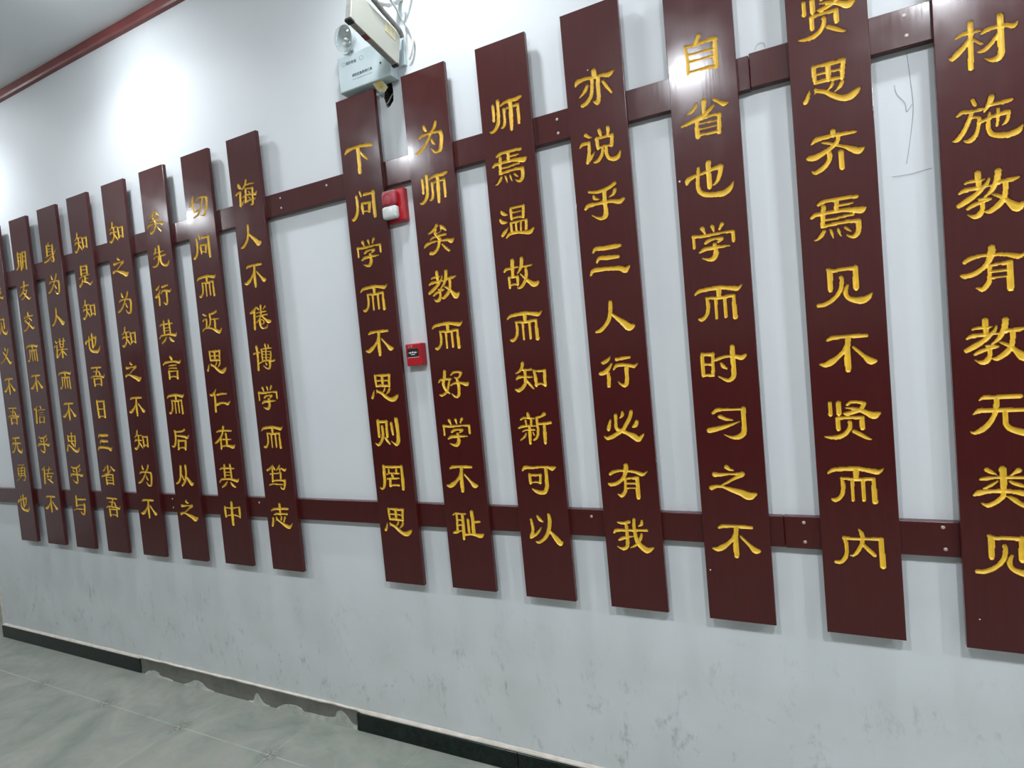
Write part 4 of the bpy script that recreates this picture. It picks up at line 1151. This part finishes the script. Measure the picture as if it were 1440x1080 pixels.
tag(c5, 'crumpled white plastic wrapped round the cables above the panel', 'plastic wrap')

# ------------------------------------------------------------------ fire alarm strobe
st = empty('fire_alarm_strobe', (-1.42, 0, 2.15))
tag(st, 'red fire alarm sounder with white strobe lens between two boards', 'fire alarm')
part('base_plate', bm_box(bmesh.new(), (-1.468, -0.028, 2.145), (-1.370, 0.0, 2.272), 0.006, 3), M_RED, st)
part('sounder_dome', bm_box(bmesh.new(), (-1.4625, -0.052, 2.207), (-1.396, -0.027, 2.262), 0.011, 4), M_REDDUST, st, True, 'dusty red sounder cover')
part('strobe_lens', bm_box(bmesh.new(), (-1.4625, -0.056, 2.156), (-1.394, -0.027, 2.205), 0.011, 4), M_LENS, st, True, 'frosted white strobe lens')
part('sounder_ring', lathe_bm([(0.017, 0.0), (0.0195, 0.0016), (0.022, 0.0)], 30, Vector((0, -1, 0)), Vector((-1.432, -0.0518, 2.232))), M_RED, st, True)
part('dust_layer', bm_box(bmesh.new(), (-1.458, -0.045, 2.2605), (-1.405, -0.026, 2.2645), 0.0015, 1), M_DUST, st, False, 'grey dust')

# ------------------------------------------------------------------ manual call point
cp = empty('fire_call_point', (-1.404, 0, 1.585))
tag(cp, 'small square red fire call point with black label between two boards', 'fire call point')
CX0, CX1, CZ0, CZ1, CYF = -1.4315, -1.354, 1.5845, 1.671, -0.034
part('housing', bm_box(bmesh.new(), (CX0 + 0.002, CYF, CZ0), (CX1, 0.0, CZ1), 0.004, 2), M_RED, cp)
part('label_plate', bm_box(bmesh.new(), (CX0 + 0.010, CYF - 0.0012, CZ0 + 0.035), (CX1 - 0.014, CYF + 0.002, CZ1 - 0.019), 0.0008, 1), M_DARK, cp, label='black label')
ym = CYF - 0.0016
bm = bmesh.new()


def flat(bm_, pts, y):
    A = [bm_.verts.new((x, y, z)) for x, z in pts]
    B = [bm_.verts.new((x, y + 0.0006, z)) for x, z in pts]
    bm_.faces.new(A)
    for i in range(len(A)):
        bm_.faces.new((A[i], A[(i + 1) % len(A)], B[(i + 1) % len(A)], B[i]))


lcx, lcz = (CX0 + 0.010 + CX1 - 0.014) / 2, CZ0 + 0.0515
for s in (-1, 1):
    flat(bm, [(lcx + s * 0.0055, lcz), (lcx + s * 0.012, lcz + 0.0042), (lcx + s * 0.012, lcz + 0.0014), (lcx + s * 0.019, lcz + 0.0014),
              (lcx + s * 0.019, lcz - 0.0014), (lcx + s * 0.012, lcz - 0.0014), (lcx + s * 0.012, lcz - 0.0042)], ym)
flat(bm, [(lcx + 0.0038 * math.cos(a * math.pi / 6), lcz + 0.001 + 0.0038 * math.sin(a * math.pi / 6)) for a in range(12)], ym)
flat(bm, [(lcx - 0.009, lcz - 0.0085), (lcx + 0.009, lcz - 0.0085), (lcx + 0.009, lcz - 0.0062), (lcx - 0.009, lcz - 0.0062)], ym)
flat(bm, [(CX0 + 0.009, CZ0 + 0.0325), (CX1 - 0.013, CZ0 + 0.0325), (CX1 - 0.013, CZ0 + 0.0338), (CX0 + 0.009, CZ0 + 0.0338)], ym + 0.001)
part('printed_arrows', bm, M_MARKW, cp, label='white printed arrows')
text_mesh('火警', 0.0125, CX0 + 0.0145, CYF - 0.0006, CZ1 - 0.0155, M_MARKP, cp, 'printed_text')


# ------------------------------------------------------------------ threads and cracks on the wall
def thread(pts, r, label):
    o_ = from_bm('loose_thread', bm_tube(bmesh.new(), curve_pts([(x, -0.0012, z) for x, z in pts], 6), r, 6), M_THREAD, None, True)
    tag(o_, label, 'thread', 'loose threads stuck to the wall')


thread([(0.257, 2.283), (0.261, 2.217), (0.264, 2.143), (0.255, 2.071), (0.242, 1.999)], 0.0005, 'long thin thread hanging below the upper rail near the right')
thread([(0.226, 2.209), (0.228, 2.190), (0.233, 2.178), (0.247, 2.156), (0.249, 2.134), (0.262, 2.150)], 0.0005, 'short crooked thread beside the long hanging thread')
thread([(-0.106, 2.402), (-0.103, 2.412), (-0.093, 2.419), (-0.082, 2.414), (-0.079, 2.404)], 0.0005, 'small curled thread just above the upper rail')
thread([(0.209, 1.972), (0.245, 1.970), (0.270, 1.973), (0.296, 1.975)], 0.0004, 'faint level thread line between the two rightmost boards')
